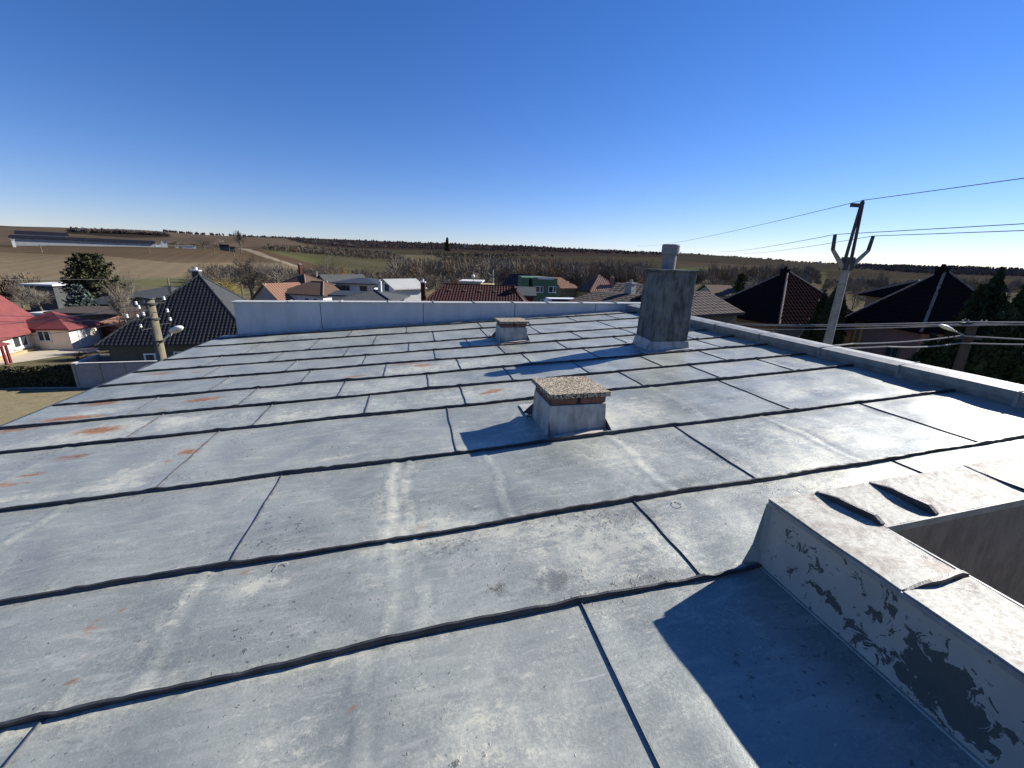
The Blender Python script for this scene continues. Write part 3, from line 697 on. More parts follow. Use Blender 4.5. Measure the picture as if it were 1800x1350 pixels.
m = MB()
m.hexa([L(-hu-.055, -hv-.04, -.02), L(hu+.03, -hv-.04, .01), L(hu+.03, hv+.04, .01), L(-hu-.055, hv+.04, -.02), L(-hu-.016, -hv-.012, .135), L(hu+.012, -hv-.012, .14), L(hu+.012, hv+.012, .14), L(-hu-.016, hv+.012, .165)])
m.build('base_flashing', M['flash'], ch, bevel=.005)
m = MB(); Q = [W(3.93+a, 6.18+b, .004) for a, b in ((-.52, -.42), (.40, -.36), (.40, .42), (-.42, .42))]; m.hexa(Q+[q+N*.006 for q in Q]); m.build('flashing_flange', M['flash'], ch)

#==== HOUSES
def house(name, label, A, B, depth, zr, kind, wall, roof, cat='house', over=.35, inset=None, tiles=None, wins=(), chims=(), zb=-.3, ze=None, side_over=None, wallthick=0, group=None, gable=None, ridgecap=None, tilemat=None, planks=None, wframe='white', mirror=None, extra=None):
    A, B = Vector(A), Vector(B); ze = (A.z+B.z)/2 if ze is None else ze
    e = Vector((B.x-A.x, B.y-A.y, 0)); Ln = e.length; e.normalize(); d = Vector((-e.y, e.x, 0))
    if d.dot(Vector((A.x+B.x, A.y+B.y, 0))) < 0: d = -d
    O_ = Vector((A.x, A.y, 0))
    def P(s_, t, z): return O_+e*s_+d*t+Vector((0, 0, z))
    t_ = thing(name, label, cat, (A.x, A.y, zb), group=group)
    D = depth; so_ = over if side_over is None else side_over
    m = MB()
    c = [P(0, 0, zb), P(Ln, 0, zb), P(Ln, D, zb), P(0, D, zb)]; k = [P(0, 0, ze), P(Ln, 0, ze), P(Ln, D, ze), P(0, D, ze)]
    for i in range(4): m.quad(c[i], c[(i+1) % 4], k[(i+1) % 4], k[i])
    m.quad(*k)
    dz = .02
    if kind == 'side':
        m.add([k[0], k[3], P(0, D/2, zr-dz)], [(0, 1, 2)]); m.add([k[1], k[2], P(Ln, D/2, zr-dz)], [(0, 2, 1)])
    if kind == 'front':
        m.add([k[0], k[1], P(Ln/2, 0, zr-dz)], [(0, 1, 2)]); m.add([k[3], k[2], P(Ln/2, D, zr-dz)], [(0, 2, 1)])
    m.build('wall', wall, t_)
    m = MB(); T = .14; o = over; polys = []
    if kind == 'side':
        sl_ = (zr-ze)/(D/2); zo = ze-sl_*o
        polys = [[P(-so_, -o, zo), P(Ln+so_, -o, zo), P(Ln+so_, D/2, zr), P(-so_, D/2, zr)], [P(Ln+so_, D+o, zo), P(-so_, D+o, zo), P(-so_, D/2, zr), P(Ln+so_, D/2, zr)]]
    elif kind == 'front':
        sl_ = (zr-ze)/(Ln/2); zo = ze-sl_*o
        polys = [[P(-o, D+so_, zo), P(-o, -so_, zo), P(Ln/2, -so_, zr), P(Ln/2, D+so_, zr)], [P(Ln+o, -so_, zo), P(Ln+o, D+so_, zo), P(Ln/2, D+so_, zr), P(Ln/2, -so_, zr)]]
    elif kind in ('hip', 'pyr'):
        i_ = (inset if inset is not None else D/2) if kind == 'hip' else Ln/2
        sl_ = (zr-ze)/(D/2); zo = ze-sl_*o*.8
        a, b, c_, d_ = P(-o, -o, zo), P(Ln+o, -o, zo), P(Ln+o, D+o, zo), P(-o, D+o, zo)
        r0, r1 = P(i_, D/2, zr), P(Ln-i_, D/2, zr)
        if kind == 'pyr': polys = [[a, b, r0], [b, c_, r0], [c_, d_, r0], [d_, a, r0]]
        else: polys = [[a, b, r1, r0], [b, c_, r1], [c_, d_, r0, r1], [d_, a, r0]]
    elif kind == 'flat':
        m.box(P(Ln/2, D/2, ze+.12), (Ln+2*o, D+2*o, .24), e, d)
    elif kind == 'shed':
        polys = [[P(-so_, -o, ze), P(Ln+so_, -o, ze), P(Ln+so_, D+o, zr), P(-so_, D+o, zr)]]
    down = Vector((0, 0, T))
    for pl in polys:
        k_ = len(pl); m.add([p+down for p in pl]+list(pl), [tuple(range(k_)), tuple(range(2*k_-1, k_-1, -1))]+[(i, k_+i, k_+(i+1) % k_, (i+1) % k_) for i in range(k_)])
    rf = m.build('roof', roof, t_)
    if tiles:
        tw, th, hh, faces = tiles
        mt = MB()
        for fi in faces:
            pl = [p+down for p in polys[fi]]
            n_ = (pl[1]-pl[0]).cross(pl[-1]-pl[0]).normalized()
            if n_.z < 0: n_ = -n_
            ex = (pl[1]-pl[0]).normalized(); ey = n_.cross(ex)
            if ey.z < 0: ey = -ey
            q = [((p-pl[0]).dot(ex), (p-pl[0]).dot(ey)) for p in pl]
            mx = max(a[0] for a in q); mn = min(a[0] for a in q); my = max(a[1] for a in q)
            cx = np.arange(mn+tw/2, mx, tw); cy = np.arange(th/2, my, th); XX, YY = np.meshgrid(cx, cy)
            ins = inpoly(XX, YY, q)
            for x_, y_ in zip(XX[ins], YY[ins]):
                jz = random.uniform(-.004, .004)
                b0 = pl[0]+ex*(x_-tw/2)+ey*(y_-th/2)+n_*.004
                pr = [(0, .0), (.22, hh*.9), (.5, hh), (.72, hh*.35), (1, 0)]
                bot = [b0+ex*(u_*tw)+n_*(h_+.028+jz) for u_, h_ in pr]; top = [b0+ex*(u_*tw)+ey*(th*1.02)+n_*(h_*.9+.002) for u_, h_ in pr]
                low = [b0+ex*(u_*tw) for u_, h_ in pr]
                mt.add(bot+top+low, [(i, i+1, 6+i, 5+i) for i in range(4)]+[(10+i, 11+i, i+1, i) for i in range(4)])
        tl = mt.build('roof_tiles', tilemat or roof, rf); tl['kind'] = 'stuff'
    if ridgecap:
        mt = MB(); seen = set()
        for pl in polys:
            for i in range(len(pl)):
                a, b = pl[i]+down, pl[(i+1) % len(pl)]+down
                if abs(a.z-b.z) < .01 and a.z < zr-.1: continue
                ky = tuple(sorted([tuple(round(x, 2) for x in a), tuple(round(x, 2) for x in b)]))
                if ky in seen: continue
                seen.add(ky); n = max(1, int((b-a).length/.35)); 
                for j in range(n): mt.tube(a.lerp(b, j/n)+Vector((0, 0, .01)), a.lerp(b, (j+1.05)/n)+Vector((0, 0, .01)), .085, .10, 6)
        mt.build('ridge_cap', ridgecap, rf)
    for cxx in chims:
        s_, dd, z0, z1, wd, mt_, capm = cxx
        mc = MB(); mc.box(P(s_, dd, (z0+z1)/2), (wd, wd, z1-z0), e, d); co = mc.build('chimney', mt_, rf)
        mc = MB(); mc.box(P(s_, dd, z1+.04), (wd*1.2, wd*1.2, .08), e, d); mc.tube(P(s_, dd, z1+.08), P(s_, dd, z1+.3), wd*.22, n=8); mc.build('chimney_cap', capm, rf)
    for wn in wins:
        face, s_, z_, w_, h_ = wn[:5]; kind_ = wn[5] if len(wn) > 5 else 'window'
        if face == 'f': c0, ex, nn = P(s_*Ln, 0, z_), e, -d
        elif face == 'r': c0, ex, nn = P(Ln, s_*D, z_), d, e
        else: c0, ex, nn = P(0, s_*D, z_), -d, -e
        up = Vector((0, 0, 1)); mf = MB(); b_ = max(.06, w_*.08)
        c0 = c0+nn*.025
        mf.box(c0+up*(h_/2-b_/2), (w_, .07, b_), ex, nn, up); mf.box(c0-up*(h_/2-b_/2), (w_, .07, b_), ex, nn, up)
        for q in ((-1, 1) if w_ < .95 else (-1, 0, 1)): mf.box(c0+ex*q*(w_/2-b_/2), (b_, .068, h_-2*b_), ex, nn, up)
        if kind_ == 'window': mf.box(c0-up*(h_/2+.03)+nn*.05, (w_+.12, .16, .04), ex, nn, up)
        fr = mf.build(kind_, M[wframe], t_)
        mf = MB(); mf.box(c0-nn*.012, (w_-b_, .03, h_-b_), ex, nn, up); mf.build('pane' if kind_ == 'window' else 'door_leaf', M['glass'] if kind_ == 'window' else M['doorwhite'], fr)
    if extra: extra(t_, P, Ln, D)
    return t_
def mk(n, a, b=None, sc=2, r=.9, bump=.2, **k): k.setdefault('spec', .12); M[n] = simple(n, a, b, sc, r, bump, .02, **k)
mk('cream_wall', (.80, .72, .58), (.74, .65, .50), 2); mk('doorwhite', (.72, .72, .70)); mk('red_sheet_roof', (.21, .062, .058), (.165, .05, .048), 1.5, .6)
mk('olive_wall', (.13, .125, .085), (.10, .095, .065)); M['black_tile'] = simple('glazed_black_tiles', (.014, .014, .014), (.022, .021, .020), 2, .42, 0, .01, .4)
mk('navy_roof', (.02, .022, .035)); mk('slate_dark', (.055, .06, .062), (.045, .048, .05), 3, .8); mk('slate_grey', (.085, .09, .09), (.06, .065, .065), 3, .7); mk('white_wall', (.58, .58, .56), (.48, .48, .47)); mk('grey_wall', (.36, .35, .32), (.28, .27, .25))
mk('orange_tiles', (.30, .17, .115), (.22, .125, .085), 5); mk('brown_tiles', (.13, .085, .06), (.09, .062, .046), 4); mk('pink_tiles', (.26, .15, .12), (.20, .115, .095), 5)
mk('green_grey_wall', (.20, .22, .17), (.16, .18, .14)); mk('dark_metal_roof', (.055, .062, .07), (.04, .045, .05), 2, .5); mk('darkred_tiles', (.065, .026, .022), (.048, .02, .018), 5, .7)
mk('brick_red_wall', (.11, .035, .027), (.08, .028, .022), 6); mk('green_wall', (.09, .155, .10), (.075, .13, .085), 3); mk('tan_wall', (.42, .32, .19), (.35, .26, .16)); mk('old_dark_roof', (.062, .05, .045), (.10, .08, .07), 3)
mk('maroon_tiles', (.020, .012, .013), (.014, .010, .010), 4, .9, spec=0); mk('salmon_wall', (.30, .17, .13), (.25, .14, .11)); mk('dull_tan_wall', (.21, .17, .125), (.17, .14, .105)); mk('ridge_pale', (.30, .24, .19), (.20, .14, .11), 6)  # last one: paler brown for ridge caps and roof vents
mk('barn_roof', (.018, .02, .03), (.012, .014, .022), .3, spec=0); mk('barn_wall', (.38, .38, .37), (.31, .31, .30), .3); mk('yard_concrete', (.46, .41, .32), (.38, .34, .26), 1); mk('burgundy_paint', (.16, .025, .04))
mk('fence_concrete', (.27, .28, .29), (.22, .23, .24), 2); mk('orange_wood', (.42, .15, .05), (.30, .10, .035), 4); mk('oldpole', (.075, .062, .05), (.05, .042, .035)); mk('yellow_paint', (.38, .25, .03)); mk('car_dark', (.02, .025, .04), None, 2, .25, 0); mk('tyre', (.02, .02, .02)); mk('asphalt', (.06, .058, .055), (.045, .045, .045), 2)

# left: red roofed cream house and its annex
c1 = G(84.5, 608); dirn = (c1-G(35, 622)).normalized(); a1 = c1-dirn*15
ez = F(84, 571, c1.y).z
def porch(t, P, Ln, D):
    m = MB(); s0, s1 = Ln-14.5, Ln-7.6
    m.hexa([P(s0, -2.0, ez-.55), P(s1, -2.0, ez-.55), P(s1, .0, ez-.05), P(s0, .0, ez-.05), P(s0, -2.0, ez-.45), P(s1, -2.0, ez-.45), P(s1, 0, ez+.06), P(s0, 0, ez+.06)]); m.build('porch_roof', M['red_sheet_roof'], t)
    for q in (s1-.25, s1-.7, s1-3.4):
        m = MB(); m.box(P(q, -1.8, (ez-.6)/2), (.14, .14, ez-.5), (1, 0, 0), (0, 1, 0)); m.build('porch_post', M['burgundy_paint'], t)
    m = MB()
    for i in range(9):
        z = .35+i*.22
        m.box(P(Ln/2, -.012, z), (Ln-.02, .02, .012), dirn, Vector((dirn.y, -dirn.x, 0)))
    m.build('cladding_joints', M['tan_wall'], t)
    m = MB(); m.box(P(Ln/2, -.15, .10), (Ln+.6, .5, .36), dirn, Vector((dirn.y, -dirn.x, 0))); m.build('plinth', M['tan_wall'], t)
house('cream_house', 'cream clad bungalow with large red sheet metal roof at the left edge', (a1.x, a1.y, ez), (c1.x, c1.y, ez), 10.5, ez+5.3, 'side', M['cream_wall'], M['red_sheet_roof'], over=.45,
      wins=[('f', 1-3.3/15, ez-1.0, 1.9, 1.25)], extra=porch)
p2 = G(129, 614.5); p3 = p2+Vector((-.12, .99, 0))*3.3; ez2 = F(125, 577, p2.y).z
house('cream_annex', 'small cream annex with shallow red roof and white door beside the red roofed bungalow', (p2.x, p2.y, ez2), (p3.x, p3.y, ez2), 4.8, ez2+1.25, 'pyr', M['cream_wall'], M['red_sheet_roof'], over=.4,
      wins=[('f', .42, 1.02, .95, 2.0, 'door'), ('l', .45, 1.3, 1.1, 1.0)])
# black tiled house
zb_ = 3.0; ea, eb = G(178, 604, zb_), G(432, 600, zb_)
ea = ea*1.0; 
house('black_tiled_house', 'olive walled house under a steep glossy black tiled hip roof behind the timber pole', (ea.x-.2, ea.y+.6, zb_), (eb.x, eb.y+.6, zb_), 9.6, 7.45, 'pyr', M['olive_wall'], M['slate_dark'], over=.45, tiles=(.27, .29, .05, (0,)), tilemat=M['black_tile'], ridgecap=M['slate_dark'], zb=-.3,
      wins=[('f', .30, 1.35, 1.4, 1.5), ('f', .48, 1.2, .9, 2.0)], chims=[(4.3, 5.3, 6.6, 7.9, .5, M['slate_grey'], M['white'])])
# left distance
def HP(name, label, xl, xr, ye, yr, Y, depth, kind, wall, roof, Y2=None, **k):
    a, b = F(xl, ye[0] if isinstance(ye, tuple) else ye, Y), F(xr, ye if not isinstance(ye, tuple) else ye[1], Y2 or Y)
    zr = F((xl+xr)/2, yr, Y+(depth/2 if kind != 'front' else 0)).z
    return house(name, label, a, b, depth, max(zr, (a.z+b.z)/2+.3), kind, wall, roof, **k)
HP('white_roofed_building', 'dark walled flat building with a bright white roof edge left of the big spruce', 42, 92, 502, 492, 62, 4, 'flat', M['slate_grey'], M['white_wall'], wins=[('f', .3, 3.2, 1.2, 1.1), ('f', .5, 3.2, 1.2, 1.1)], wframe='dark')
HP('dark_roofed_house', 'low house with wide dark grey roof between the birch and the black tiled roof', 205, 300, 523, 502, 56, 9, 'hip', M['grey_wall'], M['slate_grey'], inset=4)
HP('blue_roofed_shed', 'small shed with blue-grey roof under the big spruce', 150, 190, 535, 522, 52, 6, 'side', M['slate_grey'], M['dark_metal_roof'])
HP('dark_long_shed', 'long low shed with dark roof behind the red roofed annex', 88, 232, 552, 541, 46, 6, 'side', M['slate_grey'], M['old_dark_roof'])
HP('orange_shed', 'orange tiled lean-to shed right of the red roofed annex', 176, 206, 572, 558, 43, 3, 'shed', M['brick_red_wall'], M['orange_tiles'], tiles=(.5, .5, .06, (0,)))
HP('red_brown_roofed_house', 'low house with red-brown roof half hidden by reddish shrubs', 222, 268, 560, 541, 41, 5, 'side', M['grey_wall'], M['brown_tiles'])
HP('pale_garage', 'pale garage partly hidden behind the left red roof', 60, 78, 553, 543, 50, 4, 'flat', M['white_wall'], M['white_wall'])
# middle row
HP('orange_gabled_house', 'grey gabled house with orange tiled slope, leftmost of the houses over the parapet', 447, 491, 526, 500, 62, 5.2, 'front', M['grey_wall'], M['orange_tiles'], Y2=59.5, tiles=(.4, .4, .05, (1,)), wins=[('f', .5, 5.0, .5, .6)])
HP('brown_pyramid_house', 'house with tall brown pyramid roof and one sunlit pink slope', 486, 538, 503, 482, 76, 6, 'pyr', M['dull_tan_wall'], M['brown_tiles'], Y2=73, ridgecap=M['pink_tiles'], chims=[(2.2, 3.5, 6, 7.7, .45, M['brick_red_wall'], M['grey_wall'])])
HP('brown_hipped_house', 'low house with wide brown hipped roof right of the orange gable', 494, 567, 517, 495, 62, 7, 'hip', M['white_wall'], M['brown_tiles'], inset=2.6, Y2=60, ridgecap=M['pink_tiles'], wins=[('f', .62, 3.0, .9, 1.0), ('f', .82, 3.0, .9, 1.0)])
HP('green_grey_gabled_house', 'green-grey house with steep gable and grey roof behind the brown hipped house', 549, 583, 505, 483, 84, 9, 'front', M['green_grey_wall'], M['slate_grey'], Y2=80, wins=[('f', .2, 4.2, 1, 1.3), ('f', .75, 4.2, 1, 1.3)], chims=[(.3, 1, 4, F(545, 479, 83).z, .28, M['concrete'], M['concrete'])])
HP('white_two_storey_house', 'white two-storey house with low dark hipped roof in the middle of the row', 590, 657, 498, 489, 66, 8, 'hip', M['white_wall'], M['dark_metal_roof'], over=.8, inset=2.5, wins=[('f', .26, 4.5, 1.1, 1.1), ('f', .72, 4.5, 1.1, 1.1), ('f', .1, 4.7, .5, .5)], wframe='dark')
HP('low_dark_roofed_garage', 'low garage with dark roof in front of the white two-storey house', 583, 625, 520, 514, 52, 5, 'side', M['white_wall'], M['dark_metal_roof'])
HP('white_gabled_house', 'white gabled house with sunlit pale roof slope right of the two-storey white house', 664, 694, 505, 491, 65, 5, 'front', M['white_wall'], M['barn_wall'], Y2=62, over=.5, wins=[('f', .55, 5.1, 1.0, 1.0)], wframe='dark')
HP('grey_pyramid_roofed_house', 'nearer house with grey pyramid roof and steel flue just over the parapet', 600, 682, 529, 512, 40, 6, 'pyr', M['grey_wall'], M['slate_grey'], over=.5, ridgecap=M['dark_metal_roof'], chims=[(2.7, 3.4, 6.0, 7.0, .28, M['porcelain'], M['porcelain'])])
def vents(t, P, Ln, D):
    rf = [o for o in COL.objects if o.parent == t and o.name.startswith('roof')][0]
    for k in range(5):
        m = MB(); c = P(Ln*(.22+.155*k), 2.5, zr7-.36); m.box(c, (.22, .3, .2)); m.box(c+Vector((0, 0, .12)), (.28, .34, .04)); m.build('roof_vent', M['ridge_pale'], rf)
a7, b7 = F(742, 545, 33), F(925, 545, 33); zr7 = F(820, 504, 36.5).z
house('dark_red_tiled_house', 'house with long dark red tiled hipped roof dotted with small roof vents', a7, b7, 7, zr7, 'hip', M['tan_wall'], M['darkred_tiles'], inset=1.2, over=.4, tiles=(.23, .30, .05, (0, 3)), ridgecap=M['darkred_tiles'], extra=vents,
      chims=[(-.55, 3.2, 4, zr7+.25, .36, M['brick_red_wall'], M['white']), (7.15, 2.6, 4, zr7+.02, .52, M['darkred_tiles'], M['darkred_tiles'])])
HP('flat_white_roofed_shed', 'low shed with bright flat roof edge beyond the dark red roof', 810, 845, 496, 494, 85, 6, 'flat', M['grey_wall'], M['white_wall'])
HP('small_tan_shed', 'small tan shed right of the bright flat roofed shed', 849, 864, 502, 499, 84, 4, 'flat', M['tan_wall'], M['tan_wall'])
HP('navy_roofed_house', 'house with steep navy roof slope left of the green house', 884, 918, 503, 482, 76, 6, 'side', M['grey_wall'], M['navy_roof'], Y2=74, over=.3)
HP('green_house', 'green two-storey flat roofed house with white roof edge', 937, 980, 492, 487, 62, 8, 'flat', M['green_wall'], M['green_wall'], Y2=63, over=.02, wins=[('f', .2, 5.6, .75, .9), ('f', .36, 5.6, .5, .9), ('f', .74, 5.6, .75, .9), ('f', .9, 5.6, .4, .9), ('f', .45, 3.7, .8, .9), ('f', .78, 4.0, .4, .5)],
   extra=lambda t, P, Ln, D: (MB().box(P(Ln*.42, -.05, F(950, 489, 62).z), (Ln*.8, .4, .32)).build('roof_edge', M['white_wall'], t), MB().box(P(-.55, 2.2, (F(930, 487, 64).z)/2), (1.1, 4.0, F(930, 487, 64).z)).build('side_wing', M['green_wall'], t), MB().box(P(Ln*.7, -.6, 3.0), (Ln*.55, 1.2, .15)).build('canopy', M['green_grey_wall'], t)))
HP('brick_walled_house', 'low red brick house with grey roof right of the dark red roof', 905, 938, 520, 506, 44, 5, 'side', M['brick_red_wall'], M['slate_grey'], over=.3)
HP('orange_hipped_house', 'small house with faded orange hipped roof right of the green house', 986, 1015, 507, 490, 72, 7, 'hip', M['dull_tan_wall'], M['orange_tiles'], inset=1.1, Y2=74, tiles=(.4, .4, .05, (0, 1)), wins=[('f', .4, 3.4, .9, .9)])
HP('ochre_house', 'ochre walled house with steep dark brown roof and pink sunlit slope', 1014, 1038, (507, 514), 483, 74, 6, 'pyr', M['tan_wall'], M['brown_tiles'], Y2=70.5, ridgecap=M['pink_tiles'], tiles=(.4,.4,.05,(1,)), tilemat=M['pink_tiles'], chims=[(3.6, 4.6, 5, F(1062,488,72).z, .5, M['pink_tiles'], M['tan_wall'])])  # right slope's pink tiles put its sunlight into the colour; other slopes brown
HP('old_barn', 'old barn with patched dark roof left of the tall grey chimney', 1008, 1100, 536, 512, 34, 6.5, 'side', M['dull_tan_wall'], M['old_dark_roof'], Y2=30, tiles=(.5, .5, .04, (0,)), chims=[(2.9, 3.3, 4.5, F(1065, 497, 34).z, .6, M['grey_wall'], M['grey_wall'])])
HP('old_dark_roofed_house', 'old house with broad dark brown roof directly behind the tall grey chimney', 1062, 1180, 533, 500, 38, 8, 'side', M['dull_tan_wall'], M['old_dark_roof'], Y2=35, tiles=(.5, .5, .04, (0,)))
HP('patched_roof_house', 'old house with low patched dark roof right of the tall grey chimney', 1200, 1296, 552, 520, 28, 6, 'side', M['dull_tan_wall'], M['old_dark_roof'], Y2=31, tiles=(.45, .45, .04, (0,)),
   chims=[(1.6, 2.2, 5.5, F(1245, 492, 30).z, .42, M['pipe'], M['dark'])])
HP('red_ridge_house', 'distant low house with reddish roof right of the stubby roof flue', 1256, 1296, 520, 503, 60, 6, 'side', M['grey_wall'], M['brown_tiles'])
# right: twin maroon hipped houses
def twin(lbl, lbl2, A, B, wx, zr, wing):
    t = house('maroon_roofed_house', lbl, A, B, (Vector(A)-Vector(B)).length*.95, zr, 'pyr', M['salmon_wall'] if wing[-1] else M['dull_tan_wall'], M['maroon_tiles'], over=.5, tiles=(.33, .38, .03, (0, 1)), ridgecap=M['ridge_pale'],
              chims=[((Vector(A)-Vector(B)).length*.5, (Vector(A)-Vector(B)).length*.44, zr-.8, zr+.22, .5, M['maroon_tiles'], M['maroon_tiles'])], wins=[('f', .7, zr-5.6, 1.2, 1.2), ('r', .3, zr-5.6, 1.2, 1.2)], wframe='wood', group='twin maroon roofed houses')
    xl, xr, ye, yr, Y = wing[:5]; a, b = F(xl, ye, Y), F(xr, ye, Y)
    house('house_wing', lbl2, a, b, 6.5, F((xl+xr)/2, yr, Y+3.2).z, 'hip', M['dull_tan_wall'], M['maroon_tiles'], cat='house wing', over=.5, inset=1.4, ridgecap=M['ridge_pale'], tiles=(.33, .38, .045, (0,)), group='wings of the maroon roofed houses')
A3, B3 = F(1246, 546, 40), F(1371, 563, 32); A3.z = B3.z = (A3.z+B3.z)/2+.1
twin('house with steep dark maroon pyramid roof left of the forked concrete pole', 'side wing with dark maroon roof right behind the left maroon pyramid roof', A3, B3, 0, F(1383, 479, 40).z, (1390, 1450, 528, 497, 40, 0))
A4, B4 = F(1505, 557, 33), F(1626, 567, 27); A4.z = B4.z = (A4.z+B4.z)/2
twin('house with steep dark maroon pyramid roof right of the forked concrete pole', 'side wing with dark maroon roof below the right maroon pyramid roof', A4, B4, 0, F(1612, 477, 34).z, (1640, 1705, 529, 498, 34, 1))

# far farm on the ploughed hill
def PR(px, py, r):
    d = ray(px, py); h = math.hypot(d.x, d.y); p = CAM+d*(r/h); return p
def far(name, label, xl, xr, yb, yt, yr, r, depth, kind, wall, roof, r2=None, **k):
    if r > 800: p_ = ontz((xl+xr)/2, yb, 3300, 500); r = r2 = math.hypot(p_.x, p_.y)
    a, b = PR(xl, yt, r), PR(xr, yt if not isinstance(yt, tuple) else yt[1], r2 or r)
    k.setdefault('cat', 'farm building'); zr = PR((xl+xr)/2, yr, r).z
    ze = (a.z+b.z)/2; zbb = float(min(tz(a.x, a.y), tz(b.x, b.y)))-1
    return house(name, label, a, b, depth, max(zr, ze+.4), kind, wall, roof, zb=zbb, ze=ze, **k)
def fartilt(name, label, xl, yl, xr, yr_, hwall, rise, r, depth, kind, wall, roof, n=1, **k):
    a, b = PR(xl, yl, r), PR(xr, yr_, r)
    return a, b
for i in range(5):   # long barn built of five bays stepping with the ground
    pass
a, b = PR(22, 429, 425), PR(272, 434.5, 425)
zbm = float(min(tz(a.x, a.y), tz(b.x, b.y)))-1; zl = max(PR(22, 423, 425).z, PR(272, 428, 425).z)
house('long_barn', 'very long low barn with dark roof on the crest of the ploughed hill', a, b, 14, zl+1.9, 'side', M['barn_wall'], M['barn_roof'], cat='barn', zb=zbm, ze=zl+.3, over=1.0)
a, b = PR(30, 414, 640), PR(118, 417, 640)
house('upper_barn', 'shorter barn with dark roof and white walls above the long barn', a, b, 16, PR(70, 407, 640).z, 'side', M['white_wall'], M['barn_roof'], cat='barn', zb=float(tz(a.x, a.y))-2, ze=PR(70, 412, 640).z, over=1.5)
far('white_gabled_farmhouse', 'tiny white gabled farmhouse at the right end of the long barn', 283, 293, 431, 425, 420, 432, 8, 'front', M['white_wall'], M['grey_wall'], wins=[])
far('low_white_annex', 'low white annex left of the tiny farmhouse', 272, 283, 431, 428, 426, 432, 6, 'flat', M['white_wall'], M['grey_wall'])
far('long_white_wall_shed', 'long low white shed right of the farmhouse on the hill', 319, 344, 436, 432.5, 432, 440, 5, 'flat', M['white_wall'], M['white_wall'])
far('short_white_shed', 'short white shed left of the long low white shed on the hill', 307, 314, 436, 432.5, 432, 440, 5, 'flat', M['white_wall'], M['white_wall'])
far('dark_hill_barn', 'small dark barn near the tall poplar on the hill', 386, 402, 437, 433, 430, 440, 8, 'side', M['slate_grey'], M['barn_roof'])
far('dark_hill_shed', 'low dark shed between the dark barn and the poplar', 404, 412, 438, 435, 433.5, 440, 6, 'side', M['slate_grey'], M['barn_roof'])
far('white_block', 'small white building at the left end of the long barn', 19, 25, 428, 421, 419, 400, 6, 'flat', M['white_wall'], M['white_wall'])
far('skyline_house', 'tiny white house on the skyline right of the chimney pipe', 1440, 1444, 464, 460.5, 459, 1500, 9, 'side', M['white_wall'], M['slate_grey'])
far('distant_white_house', 'tiny white house on the wooded slope at the far right', 1752, 1762, 481, 478, 477, 900, 9, 'side', M['white_wall'], M['white_wall'])
far('hillside_cottage', 'tiny pale cottage among skyline trees near the centre', 815, 819, 434, 431, 429.5, 1900, 10, 'side', M['white_wall'], M['slate_grey'])

#==== YARD, FENCE, HEDGE, CARS
def flatpoly(name, pts, mat, z, kind='structure'):
    P = [G(x, y, z) for x, y in pts]; m = MB(); m.add(P, [tuple(range(len(P)))[::-1]])
    if (P[1]-P[0]).cross(P[2]-P[1]).z > 0: m.f = [tuple(range(len(P)))]
    o = m.build(name, mat); o['kind'] = kind; return o
flatpoly('yard_path', [(-120, 655), (0, 642), (60, 633), (125, 623), (175, 617), (172, 611), (120, 612), (84, 607), (-120, 640)], M['yard_concrete'], .03)
flatpoly('lawn', [(-200, 800), (-200, 696), (0, 684), (140, 684), (260, 684), (200, 720), (0, 800)], M['grass'], .02)
flatpoly('kerb', [(-200, 694), (0, 683.5), (142, 683), (142, 680.5), (0, 680.5), (-200, 690)], M['yard_concrete'], .05)
def fence(name, label, P0, P1, h, n, mat, slabs=3, lower=0):
    P0, P1 = Vector(P0), Vector(P1); P0.z = P1.z = 0; e = (P1-P0).normalized(); d = Vector((-e.y, e.x, 0)); Ln = (P1-P0).length
    t = thing(name, label, 'fence', P0)
    for i in range(n+1): MB().box(P0+e*Ln*i/n+Vector((0, 0, h/2+.03)), (.14, .16, h+.06), e, d).build('post', M['concrete'], t)
    for i in range(n):
        for j in range(slabs):
            hh = h/slabs; MB().box(P0+e*Ln*(i+.5)/n+Vector((0, 0, hh*(j+.5)+.01)), (Ln/n-.15, .06, hh-.012), e, d).build('concrete_panel', mat, t)
    MB().box((P0+P1)/2+Vector((0, 0, h+.08)), (Ln+.1, .2, .04), e, d).build('fence_cap', M['white_wall'], t)
f0, f1 = G(128, 640, 1.75), G(300, 635, 1.75)
fence('concrete_fence', 'smooth grey concrete panel fence beside the roof eave at left', f0, f1, 1.72, 4, M['fence_concrete'], 1)
f2 = G(172, 624, 1.75); fence('white_wall_fence', 'short white wall running back from the corner of the grey fence', f0+Vector((-.1, .15, 0)), f2, 1.7, 2, M['white_wall'], 1)
fence('grey_side_fence', 'short grey wall between the white wall and the black tiled house', f2, G(196, 622, 1.75), 1.6, 1, M['fence_concrete'], 1)

def leafmesh(name, mat, parent, pts, size, up=.5, quads=1, jitter=1, kind=None):
    n = len(pts); pts = np.asarray(pts); a = rng.uniform(0, 2*np.pi, n); b = rng.uniform(-1, 1, n)*jitter
    s = size*rng.uniform(.6, 1.3, n) if np.isscalar(size) else size
    e1 = np.stack([np.cos(a), np.sin(a), b*.6], 1); e2 = np.stack([-np.sin(a)*.5, np.cos(a)*.5, up+rng.uniform(-.4, .4, n)], 1)
    e1 *= (s*.5)[:, None]; e2 *= (s*.5)[:, None]
    Vv = np.stack([pts-e1-e2, pts+e1-e2*.6, pts+e1*.5+e2, pts-e1*.6+e2*.8], 1).reshape(-1, 3)
    m = MB(); m.v = [tuple(p) for p in Vv]; m.f = [(4*i, 4*i+1, 4*i+2, 4*i+3) for i in range(n)]
    return m.build(name, mat, parent, kind=kind)
hA, hB = G(-90, 688), G(128, 679); hd = hB-hA
